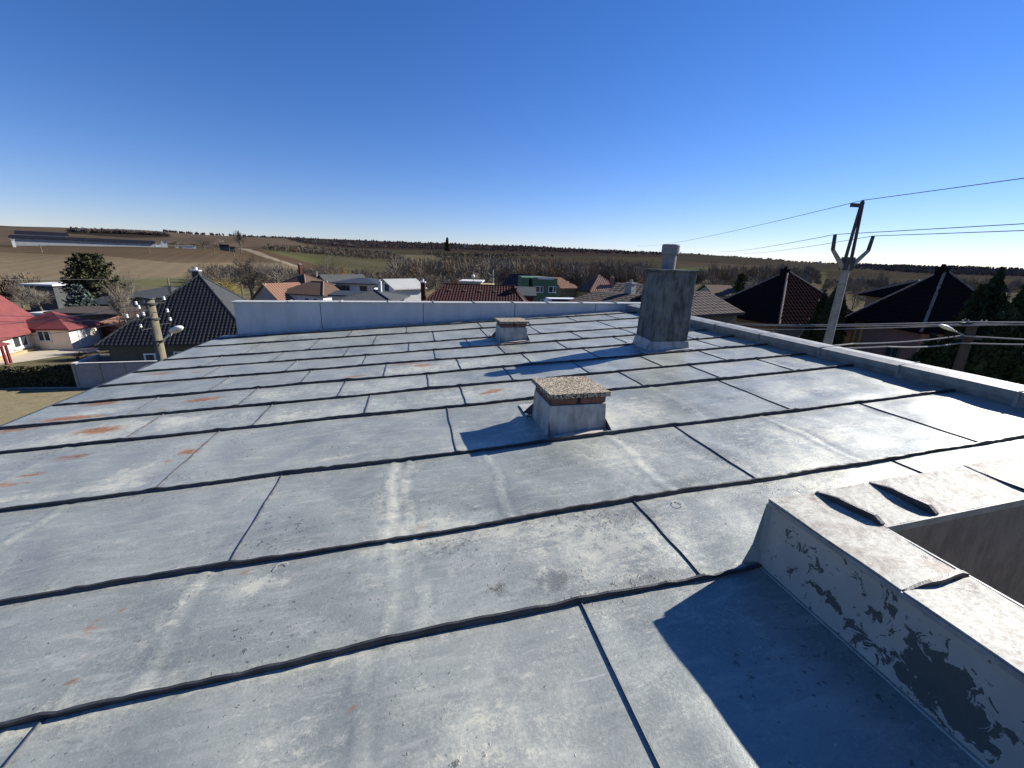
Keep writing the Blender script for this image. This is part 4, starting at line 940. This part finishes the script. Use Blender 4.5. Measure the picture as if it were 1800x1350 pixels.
hedge = thing('hedge', 'dark clipped evergreen hedge along the lawn at the left edge', 'hedge', hA)
n = 9000; s_ = rng.uniform(0, 1, n); t1 = rng.uniform(-.5, .5, n); t2 = rng.uniform(0, 1, n)
side_ = rng.integers(0, 3, n); t1 = np.where(side_ == 0, -.5+rng.uniform(-.06, .06, n), t1); t2 = np.where(side_ == 1, 1+rng.uniform(-.08, .06, n)+.08*np.sin(s_*40), t2)
pts = np.array(hA)[None]+np.outer(s_, np.array(hd))+np.outer(t1, [.15, 1.0, 0])+np.outer(t2*1.25, [0, 0, 1])+np.array([0, .6, 0])
leafmesh('foliage', M['hedge'], hedge, pts, .13)
m = MB(); m.box(hA+hd/2+Vector((.1, .6, .58)), (hd.length*.995, .8, 1.1), hd.normalized(), Vector((-hd.y, hd.x, 0)).normalized()); m.build('inner_branches', M['thuja'], hedge)

def car(label, cat, c, heading, body, L_=4.3, Wd=1.75, Ht=1.45, van=False):
    c = Vector(c); t = thing('parked_car' if not van else 'parked_van', label, cat, c, heading)
    h1 = .55 if not van else .7; pr = [(-L_/2, .35), (-L_/2+.05, h1+.25), (-L_*.33, h1+.35), (-L_*.20, Ht), (L_*.22, Ht), (L_*.36, h1+.38), (L_/2-.05, h1+.22), (L_/2, .35)]
    if van: pr = [(-L_/2, .35), (-L_/2, 1.0), (-L_*.36, 1.25), (-L_*.27, Ht), (L_/2-.1, Ht), (L_/2, 1.0), (L_/2, .35), (L_/2-.01, .34)]
    m = MB(); k = len(pr); V_ = []
    for y, ins in ((-Wd/2, 1), (Wd/2, 1)):
        for x, z in pr: V_.append((x, y*(.86 if z > h1+.5 else 1), z))
    m.add(V_, [tuple(range(k)), tuple(range(2*k-1, k-1, -1))]+[(i, k+i, k+(i+1) % k, (i+1) % k) for i in range(k)][0:]); m.build('body', body, t, local=True, bevel=.05)
    m = MB(); a = -L_*.30; b = L_*.30
    for y in (-Wd/2*.95, Wd/2*.95): m.add([(a, y, h1+.38), (b, y, h1+.38), (b*.72, y*.93, Ht-.1), (a*.66, y*.93, Ht-.1)], [(0, 1, 2, 3)])
    m.build('side_window', M['glass'], t, local=True)
    m = MB(); m.add([(-L_*.325, -Wd*.4, h1+.37), (-L_*.325, Wd*.4, h1+.37), (-L_*.215, Wd*.36, Ht-.05), (-L_*.215, -Wd*.36, Ht-.05)], [(0, 1, 2, 3)]); m.v = [(x-.03, y, z+.01) for x, y, z in m.v]; m.build('windscreen', M['glass'], t, local=True)
    for x in (-L_*.31, L_*.31):
        for y in (-Wd/2+.08, Wd/2-.08):
            w_ = MB().tube((x, y-.1, .32), (x, y+.1, .32), .32, n=14).build('wheel', M['tyre'], t, local=True)
    return t
car('white van parked beyond the parapet near the green house', 'van', G(981, 532.5, 0)*1.0, .3, M['white'], 5, 1.9, 2.2, True) if False else None
p = F(980, 527, 50); car('white van half hidden behind the parapet below the green house', 'van', (p.x, p.y, p.z-1.9), .2, M['white'], 4.6, 1.9, 2.1, True)
pc = G(1650, 641, 1.2); car('dark car with pale bonnet parked behind the right curb by the lamp pole', 'car', (pc.x, pc.y, 0), .25, M['car_dark'])
pc = G(1590, 622, 1.6); car('white car in the shade beyond the right hand curb', 'car', (pc.x+1, pc.y+4, 0), .1, M['white'])
ground_dirt = flatpoly('street', [(1180, 560), (1500, 640), (1800, 760), (2300, 800), (2300, 640), (1800, 600), (1400, 560)], M['asphalt'], .02)
# yellow gas-box frame on the salmon wall
p = F(1507, 590, 24)
t = thing('yellow_frame', 'small yellow painted steel frame in front of the salmon wall', 'frame', (p.x, p.y, 0))
for dx in (-.18, .18): MB().box((p.x+dx, p.y, (p.z+.5)/2), (.06, .06, p.z+.5)).build('post', M['yellow_paint'], t)
MB().box((p.x, p.y, p.z+.5), (.5, .07, .07)).build('rail', M['yellow_paint'], t); MB().box((p.x, p.y, p.z-.5), (.5, .05, .07)).build('rail', M['yellow_paint'], t)

#==== POLES, LAMPS AND WIRES
yp = F(1517, 352, 16); base = Vector((yp.x, yp.y, 0)); jn = F(1486, 466, 16).z
t = thing('forked_concrete_pole', 'grey concrete power pole with forked steel crossarms on top', 'power pole', base)
MB().tube(base, Vector((yp.x, yp.y, jn)), .19, .125, 14).build('concrete_shaft', M['concrete'], t, smooth=False)
arm_ = Vector((math.cos(.1), math.sin(.1), 0)); up = Vector((0, 0, 1)); top = Vector((yp.x, yp.y, jn))
m = MB()
for sx in (-1, 1):
    a = top+up*-.15+arm_*sx*.08; b = top+up*.52+arm_*sx*.70; c = b+up*.52+arm_*sx*.05
    MB().tube(a, b, .095, .065, 8).build('crossarm', M['concrete'], t); MB().tube(b, c, .065, .055, 8).build('insulator', M['dark'], t)
for sx in (-1, 1): MB().tube(top+arm_*sx*.13+up*-.02, top+up*2.15+arm_*sx*.03, .062, .048, 6).build('strut', M['dark'], t)
MB().tube(top+up*2.1, Vector((yp.x, yp.y, yp.z)), .05, .045, 8).build('insulator', M['dark'], t)
MB().box(top+up*2.03-arm_*.2, (.42, .1, .12), arm_).build('bracket', M['dark'], t); MB().box(top+up*.05, (.38, .24, .46), arm_).build('collar', M['dark'], t)
INS = [Vector((yp.x, yp.y, yp.z)), top+up*1.04-arm_*.75, top+up*1.04+arm_*.75]
def wire(label, pts, r=.012, sag=.0, mat='wire', n=24, group=None):
    P = []; sag0 = sag; Lm = max((b-a).length for a, b in zip(pts[:-1], pts[1:]))
    for (a, b) in zip(pts[:-1], pts[1:]):
        sag = sag0*((b-a).length/Lm)**2
        for i in range(n): q = i/n; P.append(a.lerp(b, q)-Vector((0, 0, sag*4*q*(1-q))))
    P.append(pts[-1]); m = MB().path(P, r, 5); c0 = P[0]; o = m.build('overhead_wire', M[mat]); tag(o, label, 'wire', group); return o
L0, L1_, L2_ = PR(1120, 432, 95), PR(1262, 441, 95), PR(1300, 444, 95)
r0, r1, r2 = F(1830, 309, 10.5), F(1830, 391.5, 10.5), F(1830, 404, 10.5)
wire('topmost overhead wire crossing the sky over the forked pole', [L0, INS[0], r0], .011, .5, group='high wires on the forked pole')
wire('upper of the two lower wires on the forked pole', [L1_, INS[1], r1], .011, .3, group='high wires on the forked pole')
wire('lower of the two wires on the forked pole arms', [L2_, INS[2], r2], .011, .3, group='high wires on the forked pole')

# timber lamp pole on the left
pt = F(262, 525, 12); bp = Vector((pt.x, pt.y, 0))
t = thing('timber_pole', 'weathered round timber pole with white insulators left of the roof', 'utility pole', bp)
MB().tube(bp, pt, .14, .11, 16).build('shaft', M['wood'], t, smooth=True)
MB().tube(pt, pt+up*.03, .15, .145, 16).build('pole_cap', M['dark'], t)
camd = Vector((pt.x, pt.y, 0)).normalized(); rgt = Vector((camd.y, -camd.x, 0))
for q, (x, y) in enumerate([(239, 533), (244, 540), (255.5, 532), (223, 556), (241.5, 556), (252, 552), (288, 524.5), (294, 546), (299, 561), (247, 573)]):
    c = F(x, y, 12+(-.5 if q % 2 else .4)); m = MB(); m.lathe(c, [(-.05, .02), (-.03, .040), (0, .028), (.03, .036), (.055, .02)], 10); io = m.build('insulator', M['porcelain'], t)
    axp = Vector((pt.x, pt.y, c.z-.12)); MB().tube(axp, c-up*.12, .009, n=5).build('hook', M['dark'], t); MB().tube(c-up*.12, c-up*.05, .009, n=5).build('hook', M['dark'], t)
for z in (-.12, -.55, -1.2): MB().tube(pt+up*z, pt+up*(z-.05), .158, n=16).build('steel_band', M['dark'], t)
lp = F(288, 597, 12); lh = F(309, 580, 11.6); dl = (lh-lp).normalized()
t = thing('street_lamp', 'white oval street lamp head on a short arm of the timber pole', 'street lamp', lp)
MB().tube(lp, lp.lerp(lh, .55), .025, n=8).build('lamp_arm', M['white'], t)
def lamphead(t, c, dl, ln=.30, wd=.15):
    m = MB(); nn = Vector((0, 0, 1)); sd_ = dl.cross(nn).normalized(); n2 = sd_.cross(dl)
    V_ = []; fs = []; prof = [(-1, .25), (-.85, .55), (-.4, .9), (.1, 1), (.6, .85), (.9, .5), (1, .1)]
    for x, r_ in prof:
        for i in range(12):
            a_ = 2*math.pi*i/12; V_.append(c+dl*x*ln+sd_*math.cos(a_)*wd*r_+n2*math.sin(a_)*wd*.5*r_)
    for k in range(6):
        for i in range(12): fs.append((k*12+i, k*12+(i+1) % 12, (k+1)*12+(i+1) % 12, (k+1)*12+i))
    fs += [tuple(range(12))[::-1], tuple(range(72, 84))]
    m.add(V_, fs); m.build('lamp_head', M['white'], t, smooth=True)
lamphead(t, lh+dl*.03, dl, .27, .155)
MB().box(lp.lerp(lh, .62), (.12, .09, .09), dl, dl.orthogonal()).build('lamp_neck', M['curb'], t)
# right lamp pole
pt2 = F(1712, 566, 13); bp2 = Vector((pt2.x, pt2.y, 0))
t = thing('concrete_lamp_pole', 'dark concrete pole carrying cable bundles behind the right hand curb', 'utility pole', bp2)
MB().tube(bp2, pt2, .16, .12, 14).build('shaft', M['oldpole'], t)
MB().box(pt2-up*.05, (.9, .07, .07), Vector((1, .1, 0)).normalized()).build('crossarm', M['dark'], t); MB().box(pt2-up*.5, (.9, .08, .08), Vector((1, .1, 0)).normalized()).build('crossarm', M['dark'], t)
for q in (-.4, -.2, .25, .42): MB().lathe(pt2+Vector((q, q*.1, .0)), [(0, .015), (.03, .028), (.06, .02)], 8).build('insulator', M['curb'], t)
la, lb = F(1693, 589, 12.8), F(1664, 576, 12.6); dl = (lb-la).normalized()
t = thing('street_lamp', 'pale street lamp head on the dark pole behind the right hand curb', 'street lamp', la)
MB().tube(la, la.lerp(lb, .6), .022, n=8).build('lamp_arm', M['curb'], t); lamphead(t, lb, dl, .34, .11)
E_ = [((1225, 561, 40), (1330, 570, 28), (1700, 566, 13), (1830, 567, 11)), ((1225, 566, 40), (1340, 572, 28), (1705, 570, 13), (1830, 571, 11)), ((1240, 570, 40), (1340, 579, 28), (1690, 572, 13), (1830, 570, 11)),
      ((1330, 612, 9.8), (1500, 604, 11.5), (1690, 590, 13), (1830, 598, 11.5)), ((1480, 612, 10.5), (1560, 609, 11), (1688, 603, 13), (1830, 606, 11.5))]
lbs = ['upper cable of the thick bundle running to the lamp pole', 'middle cable of the thick bundle running to the lamp pole', 'lowest cable of the thick bundle running to the lamp pole', 'twisted cable rising to the street lamp from the curb', 'thin cable below the twisted one near the lamp pole']
for L_, lb_ in zip(E_, lbs): wire(lb_, [F(*q) for q in L_], .022, .06, 'cable', 12, group='cables behind the right hand curb')
for (x0, y0, Y0, x1, y1, Y1, lb_) in [(-60, 491, 40, 430, 488, 90, 'long pale wire across the ploughed hill'), (-60, 552, 14, 262, 545, 12, 'upper wire crossing the left red roof'), (-60, 562, 14, 258, 556, 12, 'lower wire crossing the left red roof'),
     (-60, 597, 16, 262, 560, 12, 'wire from the timber pole down across the annex'), (-60, 574, 16, 255, 533, 12, 'wire from the pole top over the red roof'), (-60, 770, 9, 262, 640, 14, 'dark cable hanging over the lawn')]:
    wire(lb_, [F(x0, y0, Y0), F(x1, y1, Y1)], .008, .12, 'cable' if y0 < 700 else 'wire', 16, group='thin wires on the left')
def smallpole(label, x, yt, yb, r, h_extra=0, w_=.16, arms=False, mat='wood'):
    a = PR(x, yt, r); b = Vector((a.x, a.y, min(PR(x, yb, r).z, a.z-2)-.5)); t = thing('distant_pole', label, 'pole', b)
    MB().tube(b, a, w_, w_*.7, 6).build('shaft', M[mat], t)
    if arms:
        for sx in (-1, 1): MB().tube(a-up*1.6, a-up*.7+Vector((sx*1.1, 0, 0)), .12, n=5).build('crossarm', M['dark'], t)
        MB().tube(a-up*.3, a+up*.8, .12, n=5).build('top_insulator', M['dark'], t)
smallpole('distant concrete power pole with forked arms beyond the dark red roof', 867, 474, 505, 90, arms=True, mat='concrete', w_=.2)
for x, yt, yb, r, lb_ in [(262, 438, 461, 330, 'pale pole on the ploughed field below the barn end'), (376, 437, 454, 360, 'pale pole on the ploughed field below the white sheds'), (70, 430, 457, 330, 'dark pole on the ploughed field at far left'), (410, 440, 458, 360, 'dark pole on the field edge below the poplar'),
                         (294, 488, 515, 80, 'leaning pole behind the dark grey roof'), (338, 471, 489, 90, 'short dark pole left of the black roof apex'), (424, 500, 528, 70, 'pole right of the black tiled roof')]:
    smallpole(lb_, x, yt, yb, r, w_=.28 if r > 200 else .13)
p = F(832, 486, 84); t = thing('globe_lamp', 'white globe lamp above the bright flat roofed shed', 'lamp', (p.x, p.y, 3)); MB().tube((p.x, p.y, 3), p, .06, n=6).build('post', M['dark'], t); MB().lathe(p-up*.3, [(0, .12), (.2, .3), (.5, .3), (.7, .1)], 8).build('lamp_globe', M['white'], t)

#==== TREES
def bare_tree_mesh(seed, spread=1.0, levels=5, droop=0, slim=1, dens=1.0, n0=3):
    rs = random.Random(seed); tr, br = MB(), MB()
    def grow(p, d, ln, r, lv):
        q = p; segs = 3 if lv > 1 else 2; dd = d.copy()
        for i in range(segs):
            dd = (dd+Vector((rs.uniform(-.18, .18), rs.uniform(-.18, .18), rs.uniform(-.05, .12)-droop*.25*(levels-lv)/levels))).normalized()
            q2 = q+dd*ln/segs; ra, rb = r*(1-.25*i/segs), r*(1-.25*(i+1)/segs)
            if lv >= levels-1: tr.tube(q, q2, ra, rb, 6 if lv == levels else 4, caps=False)
            elif lv >= 2: br.tube(q, q2, ra, rb, 3, caps=False)
            else:
                s_ = dd.orthogonal().normalized()*max(ra, .0018); br.add([q-s_, q+s_, q2], [(0, 1, 2)])
            if lv > 0 and (lv < levels or i > 0):
                for k in range(1 if lv == levels else (2 if rs.random() < .75*dens else 1)):
                    a_ = rs.uniform(0, 6.28); tilt = rs.uniform(.45, .95)*spread
                    o1 = dd.orthogonal().normalized(); o2 = dd.cross(o1); nd = (dd*math.cos(tilt)+(o1*math.cos(a_)+o2*math.sin(a_))*math.sin(tilt)).normalized(); nd.z += .12-droop*.3; nd.normalize()
                    grow(q2, nd, ln*rs.uniform(.55, .8), rb*.6, lv-1)
            q = q2
        if lv > 0: grow(q, dd, ln*.75, r*.7, lv-1)
    grow(Vector((0, 0, 0)), Vector((0, 0, 1)), .30*slim, .022, levels)
    z = max(v[2] for v in br.v); k = 1/z
    for mm in (tr, br): mm.v = [(x*k, y*k, zz*k) for x, y, zz in mm.v]
    return tr, br
PROTO = {}
def proto(key, seed, bark, twig, **kw):
    tr, br = bare_tree_mesh(seed, **kw)
    def mesh(mm, nm, mt):
        me = bpy.data.meshes.new(nm); me.from_pydata(mm.v, [], mm.f); me.materials.append(mt); me.update(); return me
    xs = [v[0] for v in br.v]; wdt = np.percentile(xs, 97)-np.percentile(xs, 3)
    PROTO[key] = (mesh(tr, 'trunk', bark), mesh(br, 'branches', twig), wdt)
for i in range(4): proto('bare%d' % i, 11+i, M['bark'], M['barkgrey'] if i % 2 else M['bark'], spread=1.0, dens=.9)
for i in range(2): proto('shrub%d' % i, 31+i, M['twigred'], M['twigred'], spread=1.3, levels=5, slim=.5)
proto('willowy', 41, M['bark'], M['willowy'], spread=1.2, droop=.35, dens=1.3); proto('willowo', 42, M['bark'], M['willowo'], spread=1.2, droop=.3, dens=1.3)
proto('poplar', 51, M['bark'], M['bark'], spread=.42); proto('birch', 61, M['birch'], M['barkgrey'], spread=.7, dens=.8)
def plant(key, label, x, yb, yt, wpx, Y, name='bare_tree', cat='tree', group=None, lean=(0, 0), zb=None, rng_=None):
    top = F(x, yt, Y) if rng_ is None else PR(x, yt, rng_)
    gz = float(tz(top.x, top.y)); zb = gz-.2 if zb is None else zb
    H_ = top.z-zb; tm, bm, wd = PROTO[key]
    if rng_ is None: W_ = wpx*Y/FPX*.85
    else: W_ = wpx*rng_/FPX/(1.3)
    t = thing(name, label, cat, (top.x, top.y, zb), random.uniform(0, 6.28), group); t.rotation_euler = (lean[0], lean[1], t.rotation_euler[2])
    s_ = (W_/wd, W_/wd, H_)
    for nm, me in (('trunk', tm), ('branches', bm)):
        o = bpy.data.objects.new(nm, me); COL.objects.link(o); o.parent = t; o.scale = s_
    return t
TR = [(372, 455, 44, 110, 'bare tree left of the yellow willow'), (400, 462, 46, 84, 'bare tree behind the yellow willow'), (433, 447, 60, 88, 'tallest wide bare tree right of the yellow willow'), (480, 453, 54, 90, 'wide bare tree above the orange gabled house'),
      (457, 468, 34, 100, 'small bare tree between two wide ones left of the orange gable'), (567, 441, 40, 98, 'tall thin bare tree left of the orange willow'), (530, 466, 36, 105, 'dark bare tree above the brown pyramid roof'), (546, 470, 30, 110, 'bushy bare tree left of the tall thin one'),
      (655, 462, 38, 115, 'bare tree above the white two-storey house'), (636, 466, 30, 105, 'slim bare tree right of the orange willow'), (676, 464, 32, 108, 'bare tree above the white gabled house'), (738, 463, 40, 118, 'bare tree above the left end of the dark red roof'),
      (706, 474, 34, 110, 'low bare tree right of the white gabled house'), (768, 478, 34, 115, 'low bare tree above the dark red roof'), (903, 464, 30, 125, 'bare tree left of the green house'), (835, 476, 30, 120, 'bare tree behind the globe lamp'),
      (25, 486, 60, 66, 'tangled bare tree above the left red roof'), (62, 500, 44, 60, 'tangled bare tree right of the left red ridge'), (1256, 478, 46, 95, 'round bare tree right of the tall chimney'), (1335, 480, 40, 90, 'bare tree left of the left maroon roof'),
      (1420, 484, 34, 80, 'bare tree behind the left maroon house wing'), (1514, 474, 30, 85, 'forked bare tree just right of the forked pole'), (1556, 466, 36, 75, 'tall bare tree left of the right maroon apex'), (1662, 466, 38, 80, 'bare tree behind the right maroon roof'),
      (1700, 472, 36, 70, 'bare tree above the right house wing'), (1790, 488, 40, 60, 'bare tree at the right edge'), (330, 476, 24, 100, 'thin bare tree left of the black roof apex'), (215, 475, 30, 60, 'bare tree right of the spruce'),
      (600, 470, 26, 118, 'bare tree behind the orange willow'), (1480, 486, 26, 90, 'small bare tree left of the forked pole')]
for i, (x, yt, wp, Y_, lb_) in enumerate(TR): plant('bare%d' % (i % 4), lb_, x, 0, yt, wp, Y_, group='bare trees round the village')
plant('willowy', 'yellow willow behind the black tiled roof', 390, 0, 480, 46, 80, 'willow_tree'); plant('willowo', 'orange willow behind the white two-storey house', 592, 0, 457, 46, 102, 'willow_tree')
plant('poplar', 'tall narrow leafless poplar on the hill crest', 418, 0, 403, 11, 0, 'poplar_tree', rng_=440)
plant('birch', 'leaning white barked birch beside the big spruce', 205, 0, 478, 42, 44, 'birch_tree', lean=(0, -.12))
plant('birch', 'thinner birch with pale trunk right of the leaning one', 214, 0, 492, 26, 43, 'birch_tree', lean=(0, -.05))
for x, yt, wp, Y_, lb_ in [(228, 528, 40, 38, 'reddish leafless shrub left of the timber pole top'), (250, 536, 34, 36, 'reddish leafless shrub behind the timber pole'), (205, 548, 26, 39, 'reddish leafless shrub by the orange shed')]: plant('shrub%d' % (int(x) % 2), lb_, x, 0, yt, wp, Y_, 'leafless_shrub', 'shrub', 'reddish shrubs')
g_ = G(134, 633); plant('shrub1', 'small grey leafless bush on the lawn edge before the annex door', 134, 0, 617.5, 30, g_.y, 'leafless_shrub', 'shrub', zb=0)
for x, yt, wp, r_, lb_ in [(310, 421, 20, 450, 'bushy bare tree right of the tiny farmhouse'), (355, 421, 22, 455, 'round bare tree above the long white shed'), (387, 420, 18, 470, 'round bare tree behind the dark hill barn'), (325, 424, 14, 455, 'small bare tree behind the long white shed')]: plant('bare%d' % (x % 4), lb_, x, 0, yt, wp, 0, group='bare trees on the hill crest', rng_=r_)

def conifer(label, x, yt, wpx, Y, mat, name='spruce_tree', zb=0, nb=520, top_sharp=1.0, droop=.12, start=.12, seed=1, leaf=.28, dens=1.0):
    rs = np.random.default_rng(seed); top = F(x, yt, Y); H_ = top.z-zb; Rm = wpx*Y/FPX/2
    t = thing(name, label, 'tree', (top.x, top.y, zb)); MB().tube((top.x, top.y, zb), top-up*.3, Rm*.07+.06, .03, 8).build('trunk', M['bark'], t)
    pts, sz = [], []
    for k in range(nb):
        f = start+(1-start)*rs.random()**.9; r_ = Rm*((1-f)**(.62*top_sharp))*(.72+.4*rs.random())+.12; a = rs.random()*6.283; z = zb+H_*f
        n_ = int((7+int(r_*7))*dens)
        for j in range(n_):
            q = .25+.75*(j+rs.random())/n_; rr_ = r_*q; zz = z-droop*rr_*q+.30*rr_*q*q+rs.normal(0, .05)
            w__ = .22*rr_*(1-q)+.10
            pts.append((top.x+rr_*math.cos(a)+rs.normal(0, w__), top.y+rr_*math.sin(a)+rs.normal(0, w__), min(zz, top.z)))
    leafmesh('crown', mat, t, pts, leaf, up=.45)
    return t
conifer('big broad dark green spruce rising before the ploughed hill', 151, 446, 92, 56, M['needle'], seed=3, top_sharp=.62, nb=270, leaf=.27, start=.05, droop=-.12, dens=2.4)
conifer('blue-grey spruce in front of the big dark spruce', 135, 500, 60, 50, M['bluespruce'], seed=4, nb=300, leaf=.26, droop=.3)
conifer('small dark fir left of the left maroon roof', 1304, 482, 34, 62, M['needle'], seed=5, nb=300, leaf=.3)
conifer('tiny dark fir on the skyline near the centre', 786, 418, 9, 1500, M['needle'], 'fir_tree', zb=float(tz(*F(786, 418, 1500)[:2]))-2, seed=6, nb=70, leaf=5)
def thuja(label, x, yt, wpx, Y, seed, lf=.2):
    rs = np.random.default_rng(seed); top = F(x, yt, Y); Rm = wpx*Y/FPX/2; H_ = top.z
    t = thing('thuja_tree', label, 'tree', (top.x, top.y, 0)); MB().tube((top.x, top.y, 0), (top.x, top.y, H_*.8), .12, .04, 6).build('trunk', M['bark'], t)
    n = 9000; f = rs.random(n); a = rs.random(n)*6.283
    prof = np.interp(f, [0, .12, .45, .7, .88, 1], [.75, .95, 1, .8, .45, .02]); lump = 1+.14*np.sin(a*5+f*19)+.10*np.sin(a*9-f*31)
    r_ = Rm*prof*lump*(.55+.45*np.sqrt(rs.random(n)))*(1+.08*rs.normal(0, 1, n)); wisp = rs.random(n) < .12
    z = f*H_+np.where(wisp, rs.random(n)*.35, 0)
    leafmesh('crown', M['thuja'], t, np.stack([top.x+r_*np.cos(a), top.y+r_*np.sin(a), z], 1), lf, up=.8)
thuja('dark thuja just left of the forked concrete pole', 1449, 522, 40, 24, 1); thuja('dark thuja directly behind the forked concrete pole', 1478, 500, 50, 23, 2)
thuja('tallest dark thuja right of the house wing', 1757, 484, 74, 20, 3); thuja('dark thuja between the right house wing and the tallest thuja', 1722, 512, 60, 19.5, 4); thuja('dark thuja cut by the right edge of the view', 1812, 500, 70, 17, 5)
thuja('dark low thuja behind the street lamp', 1690, 560, 60, 18, 6); thuja('dark thuja behind the lamp pole base', 1776, 560, 90, 15.5, 7); thuja('low dark thuja beside the salmon wall', 1640, 596, 60, 19, 8)

# wooded slopes: far masses of bare trees
def wood(name, label, polys, n, hgt, c, mat, blades=26, rmin=200):
    V_, F_ = [], []
    k = 0; C_ = []
    for poly, nn, r0_, r1_ in polys:
        xs = [p[0] for p in poly]; ys = [p[1] for p in poly]; cnt = 0; tries = 0
        while cnt < nn and tries < nn*12:
            tries += 1; x = random.uniform(min(xs), max(xs)); y = random.uniform(min(ys), max(ys))
            if not inpoly(np.array([x]), np.array([y]), poly)[0]: continue
            p = ontz(x, y, r1_, r0_)
            h = hgt*random.uniform(.6, 1.15); w_ = h*random.uniform(.35, .55); cnt += 1
            tone = random.uniform(.78, 1.18); warm = random.uniform(-.15, .2)
            cc = (c[0]*tone*(1+warm), c[1]*tone, c[2]*tone*(1-warm), 1)
            dist = p.length; bw = max(.06, dist*.00042)
            for b_ in range(int(blades*1.4)):
                a_ = random.uniform(0, 6.283); rr_ = w_*math.sqrt(random.random()); z1 = h*(1-.6*(rr_/w_)**2)*random.uniform(.45, 1.0); z0 = z1*random.uniform(.35, .85) if b_ > 4 else 0
                x0, y0 = p.x+rr_*.5*math.cos(a_), p.y+rr_*.5*math.sin(a_); x1, y1 = p.x+rr_*math.cos(a_), p.y+rr_*math.sin(a_)
                aa = random.uniform(0, 3.14); qx, qy = math.cos(aa)*bw, math.sin(aa)*bw
                V_ += [(x0-qx, y0-qy, p.z+z0), (x0+qx, y0+qy, p.z+z0), (x1+qx*.3, y1+qy*.3, p.z+z1), (x1-qx, y1-qy, p.z+z1*.97)]
                F_.append((k, k+1, k+2, k+3)); k += 4; C_ += [cc]*4
    m = MB(); m.v = V_; m.f = F_; o = m.build(name, mat); o['kind'] = 'stuff'; tag(o, label, 'wood')
    setattr_col(o, 'col', np.array(C_)); return o
M['woodcol'] = vcol('distant_branches', .95, .05, .25)
wood('far_wood', 'dark leafless woods along the far skyline', [([(120, 404), (285, 411), (300, 417), (230, 417), (120, 410)], 220, 1400, 2400), ([(500, 420), (900, 430), (1190, 442), (1190, 449), (860, 441), (720, 437), (620, 436), (540, 428)], 2200, 1200, 3300),
     ([(285, 410), (560, 420), (560, 421), (285, 412)], 120, 2300, 3000), ([(1190, 442), (1800, 471), (1800, 474), (1190, 446)], 380, 2600, 3600), ([(1500, 464), (1800, 474), (1800, 486), (1640, 482), (1500, 472)], 1200, 900, 2600)], 0, 11, (.12, .10, .095), M['woodcol'], 30)
wood('hillside_wood', 'olive-grey leafless wood strips across the middle slopes', [([(462, 434), (560, 436), (690, 446), (720, 458), (640, 455), (470, 440)], 520, 700, 1500), ([(760, 446), (860, 446), (960, 462), (960, 474), (850, 466), (780, 460)], 620, 420, 1300), ([(990, 452), (860, 446), (740, 445), (760, 450)], 130, 800, 1600)], 0, 10, (.16, .135, .10), M['woodcol'], 34)
wood('valley_wood', 'brown-grey leafless wood filling the valley left of the tall chimney', [([(870, 470), (950, 458), (1060, 456), (1140, 466), (1140, 505), (860, 505)], 620, 160, 700), ([(740, 474), (880, 478), (880, 500), (700, 498), (700, 484)], 130, 150, 420), ([(1220, 484), (1440, 486), (1440, 500), (1220, 502)], 90, 140, 420)], 0, 12.5, (.165, .14, .108), M['woodcol'], 110)
wood('village_scrub', 'leafless scrub and garden trees behind the houses', [([(340, 488), (560, 486), (760, 486), (870, 492), (870, 512), (560, 515), (340, 505)], 420, 110, 260), ([(0, 498), (60, 495), (60, 530), (0, 515)], 50, 60, 120), ([(1200, 492), (1500, 495), (1800, 505), (1800, 520), (1200, 515)], 160, 100, 300)], 0, 5, (.16, .14, .11), M['woodcol'], 80)
